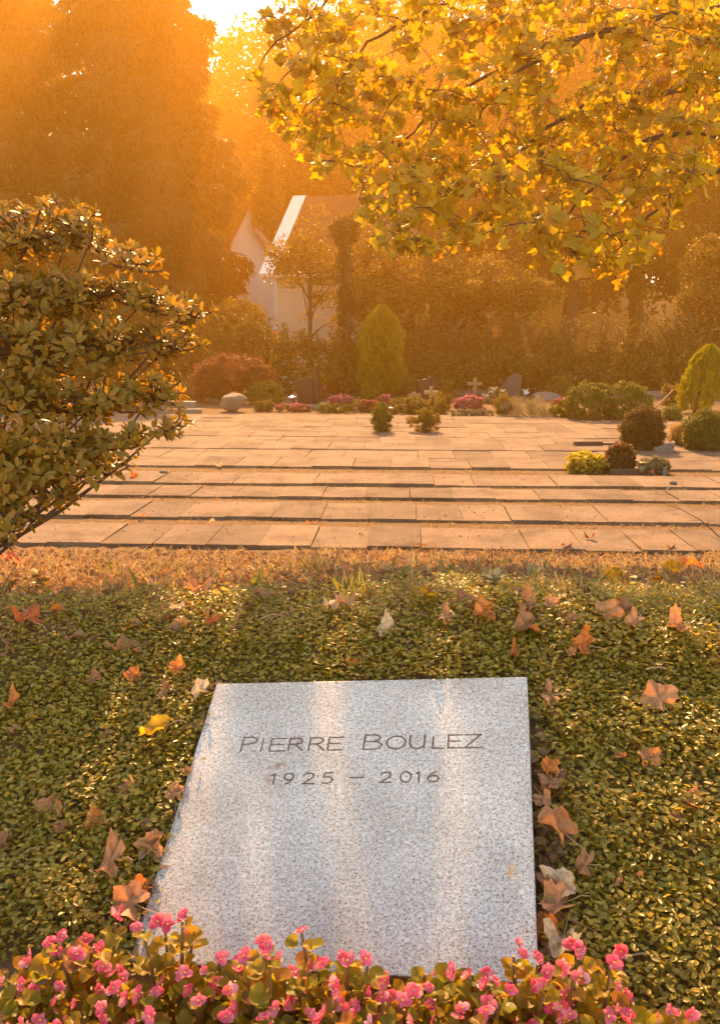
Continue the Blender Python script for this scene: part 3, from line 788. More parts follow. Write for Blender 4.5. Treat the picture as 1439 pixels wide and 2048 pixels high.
for s, e, nm in ((EL, RL, 'verge_board'), (back, RL, 'verge_board')):
    vv = unit(e - s); nn_ = unit(np.cross(rdv, vv)); nn_ = nn_ if nn_[2] > 0 else -nn_
    a0 = s - rdv * .06 + nn_ * .05
    MB().add([a0 - rdv * .30, a0 + rdv * .32, a0 + rdv * .32 + (e - s), a0 - rdv * .30 + (e - s),
              a0 - rdv * .30 - nn_ * .24, a0 + rdv * .32 - nn_ * .24, a0 + rdv * .32 + (e - s) - nn_ * .24, a0 - rdv * .30 + (e - s) - nn_ * .24],
             [(0, 1, 2, 3), (7, 6, 5, 4), (0, 4, 5, 1), (1, 5, 6, 2), (2, 6, 7, 3), (3, 7, 4, 0)]).build(nm, M_render, hs_root)
MB().tube([EL - rdv * .2 - hor_v * .08 + [0, 0, -.10], EL + rdv * LEN - hor_v * .08 + [0, 0, -.10]], .07, 8).build('gutter', M_trim, hs_root)
# far white gable
gy_ = 50.0
gr = empty('white_house', at(505, 672, gy_) * [1, 1, 0], 'white gabled house wall seen between the cypress and the nearer house', 'house')
def gp(px, py, Y=gy_): return at(px, py, Y)
out2 = [gp(462, 660), gp(548, 660), gp(548, 512), gp(507, 462), gp(503, 408), gp(462, 488)]
nrm2 = np.array([0, 1, 0])
MB().prism([(p[0], p[2]) for p in out2], ((0, gy_, 0), (1, 0, 0), (0, 0, 1), (0, 1, 0)), 8).build('wall', M_render, gr)
def rafter(a_, b_, nm, mat, t=.22, over=.35, length=8.6):
    a_, b_ = np.asarray(a_), np.asarray(b_); d_ = unit(b_ - a_); n_ = np.array([-d_[2], 0, d_[0]]); n_ = n_ if n_[2] > 0 else -n_
    poly = [a_ + n_ * .02, b_ + n_ * .02, b_ + n_ * t, a_ + n_ * t]
    MB().prism([(p[0], p[2]) for p in poly], ((0, gy_ - over, 0), (1, 0, 0), (0, 0, 1), (0, 1, 0)), length).build(nm, mat, gr)
rafter(gp(503, 406), gp(455, 498), 'roof', M_tiles)
rafter(gp(503, 406), gp(507, 462), 'roof', M_tiles, .12)
rafter(gp(506, 460), gp(552, 518), 'roof', M_trim)

# ------------------------------------------------------------------ hedge along the back of the graves
hr = empty('hedge', (0.5, 29.3, 0), 'loose unclipped hedge with arching shoots along the back of the graves', 'hedge')
q = np.random.default_rng(70)
ells = []
for x in np.arange(-8.5, 14, .9):
    h = 2.05 + .28 * math.sin(x * 1.3) + .2 * math.sin(x * 2.9 + 1) + q.uniform(-.15, .2)
    ells.append((x, 29.3 + q.uniform(-.2, .2), h * .5, .85, .8, h * .52))
pos, nrm, cen = cluster_points(q, ells, 1300, 60, .28, .6)
pos[:, 2] = np.maximum(pos[:, 2], .02)
cloud('foliage', T_oval(), pos, unit(rdir(len(pos), q) + nrm * .4), nrm + rdir(len(pos), q) * .7, q.uniform(.07, .15, len(pos)), M_hedge, hr)
SP, SD, SN = [], [], []
sh = MB()
for i in range(320):
    e = ells[q.integers(len(ells))]
    b0 = np.array([e[0] + q.normal() * .5, e[1] - q.uniform(-.3, .7), e[2] + e[5] * q.uniform(.45, .95)])
    L = q.uniform(.35, .95); lean = q.normal() * .5
    u = np.linspace(0, 1, 5)
    c = b0 + np.stack([lean * L * u ** 1.4, -.25 * L * u ** 2, L * (u - .32 * u ** 2 * abs(lean) * 2)], 1)
    sh.tube(c, .012 * (1.1 - u), 3, False)
    for s in np.linspace(.05, 1, int(26 * L) + 6):
        p = np.array([np.interp(s, u, c[:, j]) for j in range(3)])
        for sd_ in (-1, 1):
            SP.append(p); SD.append([sd_ * .8 + q.normal() * .3, q.normal() * .5, .45]); SN.append([q.normal() * .4, -.2, 1])
so = sh.build('shoots', M_twig, hr); so['kind'] = 'stuff'
cloud('shoot_leaves', T_oval(), np.array(SP), np.array(SD), np.array(SN), q.uniform(.06, .12, len(SP)), M_hedge, hr)

# ------------------------------------------------------------------ clipped and natural shrubs among the graves
def px_size(px_w, Y): return px_w * Y / F_PX

def thuja(label, base, h, r, seed, lean=0.0, n=9000, leaf=.13, mat=M_thuja):
    q = np.random.default_rng(seed); base = np.asarray(base, float)
    root = empty('thuja', base, label, 'shrub', 'thujas among the graves')
    MB().tube([base - [0, 0, .1], base + [lean * .5, 0, h * .5], base + [lean, 0, h * .92]], [.06, .045, .01], 6).build('trunk', M_bark, root)
    t = q.random(n) ** .85
    prof = np.interp(t, [0, .08, .3, .55, .8, .93, 1], [.66, .88, 1, .97, .72, .40, .05]) * r
    a_ = q.uniform(0, 2 * math.pi, n)
    lump = 1 + .12 * np.sin(a_ * 4 + t * 11) + .12 * np.sin(a_ * 7 - t * 19 + 2) + .08 * np.sin(a_ * 13 + t * 31)
    rr = prof * lump * (1 - .35 * q.random(n) ** 2)
    o = np.stack([np.cos(a_), np.sin(a_), 0 * a_], 1)
    p = base + o * rr[:, None] + np.stack([lean * t, 0 * t, .03 + t * h * .97], 1)
    d = o * .35 + np.stack([q.normal(size=n) * .15, q.normal(size=n) * .15, np.ones(n)], 1)
    nr = np.cross(o, [0, 0, 1]) * .8 + rdir(n, q) * .7
    cloud('foliage', T_spray(), p, d, nr, leaf * q.uniform(.7, 1.5, n), mat, root)
    return root
thuja('tall yellow green cone shaped thuja standing in front of the hedge', G(762, 792), 2.95, .70, 81)
thuja('leaning narrow thuja at the right edge above the clipped yews', G(1386, 826), 1.72, .44, 82, .28, 5000, .10)

def mound(name, label, px, py, w_px, h_px, mat, seed, leaf=.05, n=26, per=60, T=None, blossom=None, nb=0, bsize=.05, depth=None, group=None, cat='shrub', up=0.0, cr=None, stems=4, fill=.62, lobes=1):
    b_ = G(px, py); Y = b_[1]; w = px_size(w_px, Y); h = px_size(h_px, Y)
    dp = depth or w * .42
    el = [(0, dp, h * .40, w / 2 * .88, dp * .88, h * .54)]
    if lobes > 1:
        el = [((i - (lobes - 1) / 2) * w / lobes, dp, h * (.40 - .03 * (i % 2)), w / lobes * .66, dp * .88, h * (.54 - .05 * ((i + 1) % 2))) for i in range(lobes)]
    return bush(name, label, cat, b_, el, n, per, cr or h * .17, leaf, mat, T, seed, group, stems, .012, blossom, nb, bsize, up, fill)

mound('clipped_yew', 'large rounded clipped yew beside the paving at the right', 1228, 843, 150, 82, M_box, 90, .05, 460, 70, lobes=2, depth=.6, cr=.085, fill=.82)
mound('russet_shrub', 'brownish rounded evergreen shrub on the paving, left of the pair at the right edge', 1297, 905, 98, 94, M_russet, 91, .05, 300, 70, T_spray(), cr=.09, fill=.6)
mound('dark_shrub', 'dark rounded shrub cut by the right edge of the picture', 1424, 906, 98, 92, M_box, 92, .05, 300, 70, T_spray(), cr=.09, fill=.6)
mound('dwarf_conifer', 'small dark upright dwarf conifer growing on the paving', 764, 867, 48, 62, M_box, 93, .05, 90, 60, T_spray(), cr=.06, up=.9, fill=.4)
mound('golden_shrub', 'small golden feathery shrub growing on the paving', 850, 869, 74, 54, M_golden, 94, .05, 90, 50, T_spray(), cr=.06, up=.8, fill=.4, stems=9)
mound('box_shrub', 'dark clipped box shrub between red maple and black headstone', 528, 811, 76, 48, M_box, 95, .06, 140, 60, cr=.09, fill=.8)
mound('round_shrub', 'round ball shrub behind the pointed slab stone', 1122, 797, 52, 46, M_box, 96, .06, 80, 60, cr=.09, fill=.8)
mound('round_shrub', 'wide low shrub behind the leaning curved headstone', 1058, 790, 66, 40, M_hedge, 97, .06, 80, 60, cr=.09)
mound('small_bush', 'small round green bush in front of the tall thuja', 737, 806, 36, 34, M_box, 98, .05, 60, 50, cr=.06)
mound('green_hedge', 'low clipped green hedge in front of the wooden crosses', 838, 829, 106, 32, M_hedge, 99, .05, 150, 60, lobes=3, cr=.08, fill=.75)
mound('yellow_hedge', 'pale green bushy edging to the right of the wooden crosses', 884, 820, 46, 34, M_golden, 100, .05, 60, 50, cr=.07)
mound('heath_clump', 'small yellow green clump in front of dark clipped box', 526, 823, 44, 24, M_hedge, 101, .04, 50, 50, cr=.06)
mound('grass_clump', 'soft feathery grass clump right of the pink flower cushion', 1062, 836, 92, 38, M_silver, 102, .11, 60, 60, T_blade(), cr=.12, up=1.2, lobes=2)
mound('straw_clump', 'straw coloured grass clump left of the feathery grass', 1008, 832, 44, 38, M_golden, 103, .12, 40, 50, T_blade(), cr=.10, up=1.2)
mound('white_flower_shrub', 'low shrub with white flowers left of leaning curved headstone', 990, 808, 52, 32, M_hedge, 104, .05, 60, 50, blossom=M_whitefl, nb=260, bsize=.04, cr=.08)
mound('edging_plant', 'low grey green edging under the pink flower cushion', 945, 833, 86, 13, M_silver, 105, .04, 60, 50, cr=.04, lobes=3, depth=.15)
mound('edging_hedge', 'low dark clipped edging right of the feathery grass', 1136, 836, 62, 24, M_box, 106, .045, 70, 50, cr=.06, lobes=2, depth=.25)
mound('edging_hedge', 'low box edging in front of the bright pink flowers, centre left', 672, 826, 70, 18, M_box, 107, .045, 70, 50, cr=.05, lobes=3, depth=.22)
mound('lawn_patch', 'small yellow green patch of grass left of tall thuja', 715, 812, 60, 8, M_lime, 108, .06, 50, 60, T_blade(), cr=.05, up=1, depth=.5)
FG = 'flower clumps on the graves'
mound('flower_cushion', 'bright pink flower cushion behind grey edging, right of the crosses', 942, 825, 70, 32, M_box, 110, .04, 60, 40, blossom=M_pinkfl, nb=900, bsize=.05, cr=.07, group=FG, cat='flowers')
mound('flower_cushion', 'pink flower cushion on the low box edging, right of black headstone', 681, 812, 52, 20, M_box, 111, .04, 50, 40, blossom=M_pinkfl, nb=700, bsize=.05, cr=.06, group=FG, cat='flowers')
mound('flower_cushion', 'pale pink flowers at the foot of the black headstone', 582, 824, 66, 16, M_box, 112, .04, 50, 40, blossom=M_pinkfl, nb=380, bsize=.045, cr=.05, group=FG, cat='flowers', lobes=2, depth=.3)
mound('flower_cushion', 'red flowers in front of the clipped yew, beside dark edging', 1130, 814, 54, 16, M_box, 113, .04, 50, 40, blossom=M_redfl, nb=500, bsize=.05, cr=.05, group=FG, cat='flowers')
mound('flower_cushion', 'orange red flowers left of the dwarf conifer', 738, 825, 52, 22, M_russet, 114, .04, 60, 40, blossom=M_redfl, nb=300, bsize=.045, cr=.06, group=FG, cat='flowers')
mound('flower_cushion', 'dusty pink flowers between tall thuja and dwarf conifer', 768, 815, 32, 26, M_hedge, 115, .04, 40, 40, blossom=M_pinkfl, nb=260, bsize=.05, cr=.06, group=FG, cat='flowers')
mound('flower_cushion', 'dark red flowers beside the small round bush', 703, 790, 28, 22, M_russet, 116, .04, 40, 40, blossom=M_redfl, nb=300, bsize=.05, cr=.06, group=FG, cat='flowers')
mound('flower_cushion', 'orange flowers right of the black headstone', 643, 800, 22, 28, M_russet, 117, .04, 40, 40, blossom=M_redfl, nb=120, bsize=.05, cr=.06, group=FG, cat='flowers')
mound('flower_cushion', 'faded rose flowers on the rear grave left of the thuja', 676, 787, 60, 9, M_russet, 118, .04, 40, 40, blossom=M_pinkfl, nb=300, bsize=.05, cr=.04, group=FG, cat='flowers', depth=.3)
mound('flower_cushion', 'pink and white flowers behind the rhododendron, left of the maple', 350, 805, 74, 26, M_hedge, 119, .04, 60, 40, blossom=M_pinkfl, nb=320, bsize=.05, cr=.07, group=FG, cat='flowers', lobes=3)
mound('white_flower_plant', 'tall white flowers behind the dark clipped box', 578, 792, 34, 80, M_hedge, 120, .06, 40, 36, blossom=M_whitefl, nb=110, bsize=.05, cr=.10, cat='flowers')
mound('yellow_flower_plant', 'tall yellow flowered plant between black headstone and thuja', 660, 785, 50, 68, M_golden, 121, .07, 50, 30, cr=.11, cat='flowers', fill=.3)
mound('shrub', 'soft green shrub just left of the twin headstones', 818, 800, 46, 46, M_hedge, 122, .06, 60, 50, cr=.12)
mound('shrub', 'leafy shrub just right of the twin headstones', 893, 800, 36, 44, M_golden, 123, .07, 50, 40, cr=.11, fill=.3)
mound('lime_plant', 'bright yellow green plant on the paving beside the russet plant', 1182, 948, 92, 36, M_lime, 124, .065, 90, 40, cr=.06)
mound('russet_plant', 'russet leaved plant between lime plant and small pot', 1243, 946, 58, 56, M_russet, 125, .06, 80, 50, blossom=M_redfl, nb=160, bsize=.04, cr=.07)
mound('silver_plant', 'pale grey leaved plant right of the small green pot', 1316, 950, 60, 32, M_silver, 126, .05, 70, 40, cr=.06)
mound('straw_tuft', 'pale straw tuft between the two shrubs at the right', 1362, 893, 36, 34, M_grass, 127, .16, 30, 40, T_blade(), cr=.08, up=1.5)
mound('low_shrub', 'small green shrub behind the two shrubs at the right', 1350, 843, 42, 30, M_box, 128, .05, 50, 50, cr=.08)
mound('leafy_plant', 'light leafy plant beside the tilted stick near the leaning thuja', 1348, 812, 44, 50, M_golden, 129, .08, 40, 30, cr=.12, fill=.3)

# weeping red maple dome
b = G(468, 806)
mr = bush('weeping_maple', 'low weeping maple with a reddish dome above the rough boulder', 'tree', b,
          [(0, .3, .95, 1.05, .8, .5), (-.75, .3, .72, .5, .6, .55), (.62, .3, .78, .55, .6, .48), (-.9, .25, .45, .35, .5, .4), (-.35, .25, .55, .5, .5, .45)], 300, 60, .17, .085, M_maple, T_spray(), 130, stems=10, stem_r=.03, up=-.5, fill=.75, stem_mat=M_bark)

# ------------------------------------------------------------------ headstones, crosses and small grave things
def headstone(name, label, px, py, poly_px, depth, mat, cat='headstone', yaw=0.0, bevel=.012, group=None, extra=None, lean=0.0):
    b_ = G(px, py); Y = b_[1]; k = Y / F_PX
    root = empty(name, b_, label, cat, group)
    ea = np.array([math.cos(yaw), math.sin(yaw), 0]); en = np.array([-math.sin(yaw), math.cos(yaw), 0])
    eb = unit(np.array([0, lean, 1]))
    MB().prism([(x * k, y * k) for x, y in poly_px], (b_, ea, eb, en), depth).build('stone', mat, root, bevel=bevel)
    return root, b_, k
hr1, hb, k = headstone('black_headstone', 'tall polished black headstone in two joined pieces on a plinth', 612, 814,
                       [(-17, 2), (12, 2), (14, 30), (11, 60), (-17, 54), (-20, 30)], .28, M_blackstone, yaw=-.25)
MB().prism([(x * k, y * k) for x, y in [(12, 2), (19, 2), (22, 34), (18, 76), (7, 70), (10, 40)]], (hb + [0.05, .1, 0], (math.cos(-.25), math.sin(-.25), 0), (0, 0, 1), (.247, .969, 0)), .24).build('side_stone', M_blackstone, hr1, bevel=.012)
MB().box(hb + [0, .2, .03], (.95, .7, .10), -.1).build('plinth', M_greystone, hr1, bevel=.01)
MB().box(hb + [.22, -.25, .02], (.42, .3, .05), -.1).build('step', M_greystone, hr1, bevel=.008)
r2, hb, k = headstone('headstone', 'left of the twin dark headstones with slanted tops', 848, 800, [(-13, 0), (13, 0), (13, 46), (4, 42), (-13, 38)], .22, M_blackstone, yaw=.15, group='twin headstones')
r2, hb, k = headstone('headstone', 'narrow right one of the twin dark headstones', 867, 800, [(-6, 0), (7, 0), (7, 40), (-6, 46)], .22, M_blackstone, yaw=.15, group='twin headstones')
headstone('curved_headstone', 'leaning dark headstone with a curved top', 1022, 797, [(-16, 0), (18, 0), (19, 44), (12, 49), (2, 47), (-10, 38), (-20, 22)], .2, M_darkstone, yaw=.1)
r4, hb, k = headstone('slab_stone', 'low slanted grey stone with a pointed front', 1095, 800, [(-26, 0), (26, 0), (26, 9), (20, 13), (0, 16), (-20, 13), (-26, 9)], .45, M_greystone, lean=.5)
headstone('wedge_stone', 'small grey wedge stone at the foot of the russet shrub', 1326, 906, [(-20, 0), (18, 0), (20, 22), (8, 16), (-20, 10)], .3, M_greystone, yaw=-.3)
headstone('rear_headstone', 'dim wide headstone in front of the hedge at the right', 1292, 786, [(-28, 0), (28, 0), (28, 48), (-28, 46)], .2, M_greystone)
headstone('rear_headstone', 'low grey headstone block to the left under the rhododendron', 345, 822, [(-40, 0), (45, 0), (44, 18), (-40, 20)], .3, M_greystone)
# rough boulder
q = np.random.default_rng(140)
b = G(461, 824); k = b[1] / F_PX
root = empty('boulder_headstone', b, 'rough pale boulder used as a headstone below the maple', 'headstone')
bm = bmesh.new(); bmesh.ops.create_icosphere(bm, subdivisions=3, radius=1)
rk = np.random.default_rng(5)
RP = [(unit(rk.normal(size=3)), rk.uniform(.62, .8)) for _ in range(14)]
for v in bm.verts:
    p = np.array(v.co)
    for pn_, pd_ in RP:                 # split faces of a rough quarried block
        if p @ pn_ > pd_: p = p - pn_ * (p @ pn_ - pd_)
    p = p * 1.0 + .03 * np.array([math.sin(5 * p[1] + 1), math.sin(6 * p[2]), math.sin(5 * p[0] + 2)])
    v.co = Vector((p[0] * 32 * k + .06 * p[2], p[1] * .3, max(-.05, (p[2] * .70 + .45) * 33 * k)))
me = bpy.data.meshes.new('stone'); bm.to_mesh(me); bm.free(); me.materials.append(M_rock)
o = link('stone', me, root, False); o.location = (0, .25, 0)
def cross(label, px, py, h_px, w_px, t_px, yaw=.1):
    b_ = G(px, py); k = b_[1] / F_PX; h, w, t = h_px * k, w_px * k, t_px * k
    root = empty('wooden_cross', b_, label, 'cross', 'wooden crosses')
    MB().box(b_ + [0, 0, h / 2 - .05], (t, t * .6, h + .1), yaw).build('upright', M_wood, root, bevel=.006)
    MB().box(b_ + [0, -.006, h * .68], (w, t * .6 + .02, t), yaw).build('crossbar', M_wood, root, bevel=.006)
cross('largest pale wooden cross, standing alone right of the twin headstones', 948, 792, 36, 31, 7)
cross('low wooden cross left of the twin headstones', 828, 806, 22, 26, 7)
cross('wooden cross in front of the twin headstones', 861, 810, 36, 28, 7, -.1)
# white bird
b = G(1050, 796); k = b[1] / F_PX
root = empty('bird_statue', b, 'small white bird with raised wings on a dark post', 'statue')
MB().tube([b + [0, 0, -.02], b + [0, 0, .10]], .05, 8).build('post', M_metal, root)
MB().tube([b + [-.09, 0, .13], b + [-.03, 0, .14], b + [.04, 0, .15], b + [.09, 0, .19], b + [.13, 0, .18]], [.015, .05, .045, .028, .006], 8).build('body', M_white, root, True)
for s in (-1, 1):
    MB().prism([(0, 0), (.05, .03), (.12 * 1, .17), (.05, .13), (-.02, .10)], (b + [.0 if s > 0 else -.02, .02 * s, .15], (s * .9, .3, 0), (0, 0, 1), (.2, .9, 0)), .015).build('wing', M_white, root)
def lantern(label, px, py, h_px, mat_cap):
    b_ = G(px, py); k = b_[1] / F_PX; h = h_px * k
    root = empty('grave_lantern', b_, label, 'lantern', 'grave lanterns')
    MB().tube([b_ + [0, 0, 0], b_ + [0, 0, h * .12]], h * .32, 10).build('foot', M_metal, root)
    MB().tube([b_ + [0, 0, h * .1], b_ + [0, 0, h * .75]], h * .22, 10).build('glass_body', M_metal, root)
    MB().tube([b_ + [0, 0, h * .74], b_ + [0, 0, h * .84], b_ + [0, 0, h * .9], b_ + [0, 0, h]], [h * .42, h * .42, h * .2, h * .06], 10).build('lid', mat_cap, root)
lantern('small grave lantern with a pale lid left of the black headstone', 585, 812, 22, M_white)
lantern('small grave lantern on the paving edge near the dwarf conifer', 782, 828, 15, M_white)
lantern('small white pot on the rear grave left of the thuja', 725, 786, 18, M_white)
# pot with slanted rim by the lime plant
b = G(1281, 949); k = b[1] / F_PX
root = empty('plant_pot', b, 'small olive green pot with a wide rim on the timber edging', 'pot')
MB().tube([b, b + [.01, 0, 20 * k]], [6 * k, 8 * k], 12).build('body', M_olive, root, True)
MB().tube([b + [.01, 0, 20 * k], b + [.012, 0, 24 * k], b + [.012, 0, 25 * k]], [8 * k, 12 * k, 12 * k], 12).build('rim', M_olive, root, True)
b = G(1327, 951); k = b[1] / F_PX
MBp = MB().box(b + [0, 0, 8 * k], (7 * k, 7 * k, 17 * k)).build('stone_post', M_greystone, None, bevel=.006)
tag(MBp, 'short grey stone post in front of the pale grey leaved plant', 'post')
b = G(1268, 949)
tag(MB().box(b + [0, .05, .03], (.72, .09, .09), .02).build('timber_edging', M_darkwood, None, bevel=.008), 'dark timber edging under the russet plant and pot', 'edging')
b = G(1176, 894)
tag(MB().box(b + [0, .05, .04], (.52, .12, .13), .06).build('timber_beam', M_darkwood, None, bevel=.012), 'dark thick timber beam lying on the paving left of the russet shrub', 'beam')
b = G(1226, 893)
tag(MB().box(b + [.02, .08, .02], (.56, .10, .08), -.04).build('timber_beam', M_darkwood, None, bevel=.012), 'thinner timber beam running from the thick beam to the russet shrub', 'beam')
b = G(1310, 814)
tag(MB().tube([b, b + [.25, .05, .22], b + [.52, .1, .50]], .022, 6).build('leaning_stick', M_wood), 'pale stick leaning up to the right by the leaning thuja', 'stick')
for i, (px, py, s, lab) in enumerate([(1371, 893, .05, 'larger white pebble by the shrub at the right edge'), (1381, 896, .035, 'smaller white pebble beside the larger white one'), (1386, 890, .03, 'white pebble behind the other two pebbles'),
                                      (1346, 972, .045, 'pale stone lying on the fourth paving row at the right'), (328, 950, .05, 'pale flat stone on the paving near the rhododendron')]):
    bm = bmesh.new(); bmesh.ops.create_icosphere(bm, subdivisions=2, radius=s)
    for v in bm.verts: v.co = Vector((v.co.x * 1.2, v.co.y, v.co.z * .7)) * (1 + .15 * math.sin(40 * v.co.x + i) + .1 * math.sin(55 * v.co.y))
    me = bpy.data.meshes.new('pebble'); bm.to_mesh(me); bm.free(); me.materials.append(M_white if i < 3 else M_rock)
    me.polygons.foreach_set('use_smooth', [True] * len(me.polygons))
    o = link('pebble', me); o.location = tuple(G(px, py) + [0, 0, .045]); tag(o, lab, 'stone', 'pebbles')
# kerbs of the rear graves
for px0, px1, py, h, lab in ((640, 735, 779, .16, 'grey kerb stone of the rear grave left of the thuja'), (900, 1010, 789, .14, 'grey kerb stone of the rear grave behind the big cross'), (1150, 1445, 792, .16, 'long grey kerb of the rear graves at the right'), (292, 402, 826, .10, 'grey kerb at the left beside the maple')):
    p0, p1 = G(px0, py), G(px1, py)
    tag(MB().box((p0 + p1) / 2 + [0, .1, h / 2 - .02], (np.linalg.norm(p1 - p0), .16, h + .04)).build('kerb_stone', M_greystone, None, bevel=.01), lab, 'kerb', 'kerbs of the rear graves')

# ------------------------------------------------------------------ rhododendron at the left
rb = np.array([-2.35, 4.0, 0.0]); rb[2] = ground_z(rb[0], rb[1])
rh = empty('rhododendron', rb, 'large glossy leaved rhododendron reaching in from the left edge', 'shrub')
q = np.random.default_rng(150)
lobes = [(-40, 470, 90, 70, 4.1), (60, 470, 100, 70, 4.1), (150, 440, 60, 40, 4.2), (180, 480, 60, 40, 4.2), (270, 520, 60, 34, 4.0), (40, 590, 120, 80, 3.9), (170, 590, 100, 60, 4.0), (290, 600, 80, 46, 4.1), (375, 625, 50, 36, 4.0),
         (60, 700, 130, 80, 3.8), (210, 690, 110, 70, 3.9), (340, 690, 66, 54, 4.1), (60, 800, 120, 70, 3.8), (200, 800, 110, 60, 3.9), (310, 780, 70, 50, 4.1), (330, 855, 46, 26, 3.9), (250, 880, 60, 36, 3.8), (120, 890, 90, 46, 3.7), (30, 900, 70, 60, 3.8), (60, 970, 46, 34, 3.6), (0, 1080, 34, 26, 3.6), (20, 950, 60, 40, 3.7), (200, 935, 54, 26, 3.75), (120, 980, 50, 30, 3.65), (60, 1030, 40, 26, 3.6), (110, 930, 60, 36, 3.7), (10, 1010, 40, 34, 3.6), (170, 900, 60, 34, 3.8), (-60, 700, 90, 160, 4.0), (-60, 880, 70, 90, 3.9)]
WP, WD = [], []
rb_branches = []
for (px, py, rx, ry, Y) in lobes:
    c = at(px, py, Y); k = Y / F_PX
    area = rx * ry
    n = int(area / 82)
    u = rdir(n, q); r = q.uniform(.25, 1, n)[:, None]
    off = u * r * np.array([rx * k, .34, ry * k * .86]) + np.array([0, 0, .2]) * (np.abs(u[:, :1]) ** 2) * rx * k * .5
    p = c + off
    WP.append(p)
    WD.append(unit(off * [1, 1, 1] + np.array([.10, -.05, .13])))
    rb_branches.append((c, p))
for c, p in rb_branches:
    mid = rb * .5 + c * .5 + np.array([0, 0, -.05])
    start = rb + np.array([q.normal() * .06, q.normal() * .06, -.05])
    if c[0] < -2.3: start[0] = c[0] - .1
    u = np.linspace(0, 1, 6)[:, None]
    cu = start * (1 - u) ** 2 + 2 * u * (1 - u) * (mid + [q.normal() * .15, q.normal() * .15, -.12 + q.normal() * .1]) + c * u ** 2 + np.sin(u * 9 + q.uniform(0, 6)) * .018
    MB().tube(cu, .018 * (1.15 - u[:, 0]), 6).build('branch', M_twig, rh, True)
tw = MB()
for c, p in rb_branches:
    for t_ in p:
        m_ = (c + t_) / 2 + np.array([0, 0, -.03])
        tw.tube([c, m_, t_], [.008, .006, .004], 4, False)
o = tw.build('twigs', M_twig, rh); o['kind'] = 'stuff'
WP = np.vstack(WP); WD = np.vstack(WD)
LP, LD, LN, LS = [], [], [], []
for j in range(8):
    n = len(WP); a_ = j * .785 + q.uniform(0, 6.28, n) * .25
    e1 = unit(np.cross(WD, [0.2, 0.3, 1.0])); e2 = np.cross(WD, e1)
    o_ = e1 * np.cos(a_)[:, None] + e2 * np.sin(a_)[:, None]
    d_ = unit(o_ + WD * q.uniform(.25, .75, n)[:, None] + q.normal(size=(n, 3)) * .18)
    LP.append(WP + d_ * .008 - WD * (q.random(n) * .02)[:, None]); LD.append(d_); LN.append(unit(WD + o_ * -.3 + np.array([0, 0, .5]) + q.normal(size=(n, 3)) * .25)); LS.append(q.uniform(.030, .060, n))
LP, LD, LN, LS = np.vstack(LP), np.vstack(LD), np.vstack(LN), np.concatenate(LS)
def T_rhodo():
    return (np.array([[0, 0, 0], [-.14, .2, .03], [-.21, .5, .05], [-.17, .8, .03], [0, 1, -.05], [.17, .8, .03], [.21, .5, .05], [.14, .2, .03], [0, .5, -.01], [0, .22, 0]]),
            np.array([[0, 9, 1, 1], [9, 8, 2, 1], [8, 4, 3, 2], [0, 7, 9, 9], [9, 7, 6, 8], [8, 6, 5, 4]]))
def tri_fix(T):      # quads with a doubled corner are split into a clean tri+quad list of triangles
    v, f = T; out_ = []
    for a_, b_, c_, d_ in f:
        out_.append([a_, b_, c_])
        if d_ != c_: out_.append([a_, c_, d_])
    return v, np.array(out_)
TR = tri_fix(T_rhodo())
def split_leaves(root, T, P_, D_, N_, S_, mat, n_single, name='leaf', score=None):
    """the largest n_single as parts of their own, the rest as one part"""
    order = np.argsort(score)
    a_, b_ = order[:n_single], order[n_single:]
    tv, tf = T
    me = np_mesh(name, tv, tf, mat, True)
    d = unit(D_[a_]); x = unit(np.cross(d, N_[a_])); z = np.cross(x, d)
    loc = np.array(root.location)
    for i, k_ in enumerate(a_):
        o = bpy.data.objects.new(name, me); COL.objects.link(o); o.parent = root
        s = S_[k_]; p = P_[k_] - loc
        o.matrix_basis = Matrix(((x[i, 0] * s, d[i, 0] * s, z[i, 0] * s, p[0]), (x[i, 1] * s, d[i, 1] * s, z[i, 1] * s, p[1]), (x[i, 2] * s, d[i, 2] * s, z[i, 2] * s, p[2]), (0, 0, 0, 1)))
    cloud('foliage', T, P_[b_], D_[b_], N_[b_], S_[b_], mat, root, smooth=True)
def in_frame(P_):
    r_ = P_ - CAM; zc = r_ @ fwd
    return (np.abs(r_[:, 0] / zc) < .43) & (np.abs((r_ @ upv) / zc) < .61)
split_leaves(rh, TR, LP, LD, LN, LS, M_rhodo, 300, score=(LP[:, 1] / LS) + 1e4 * ~in_frame(LP))

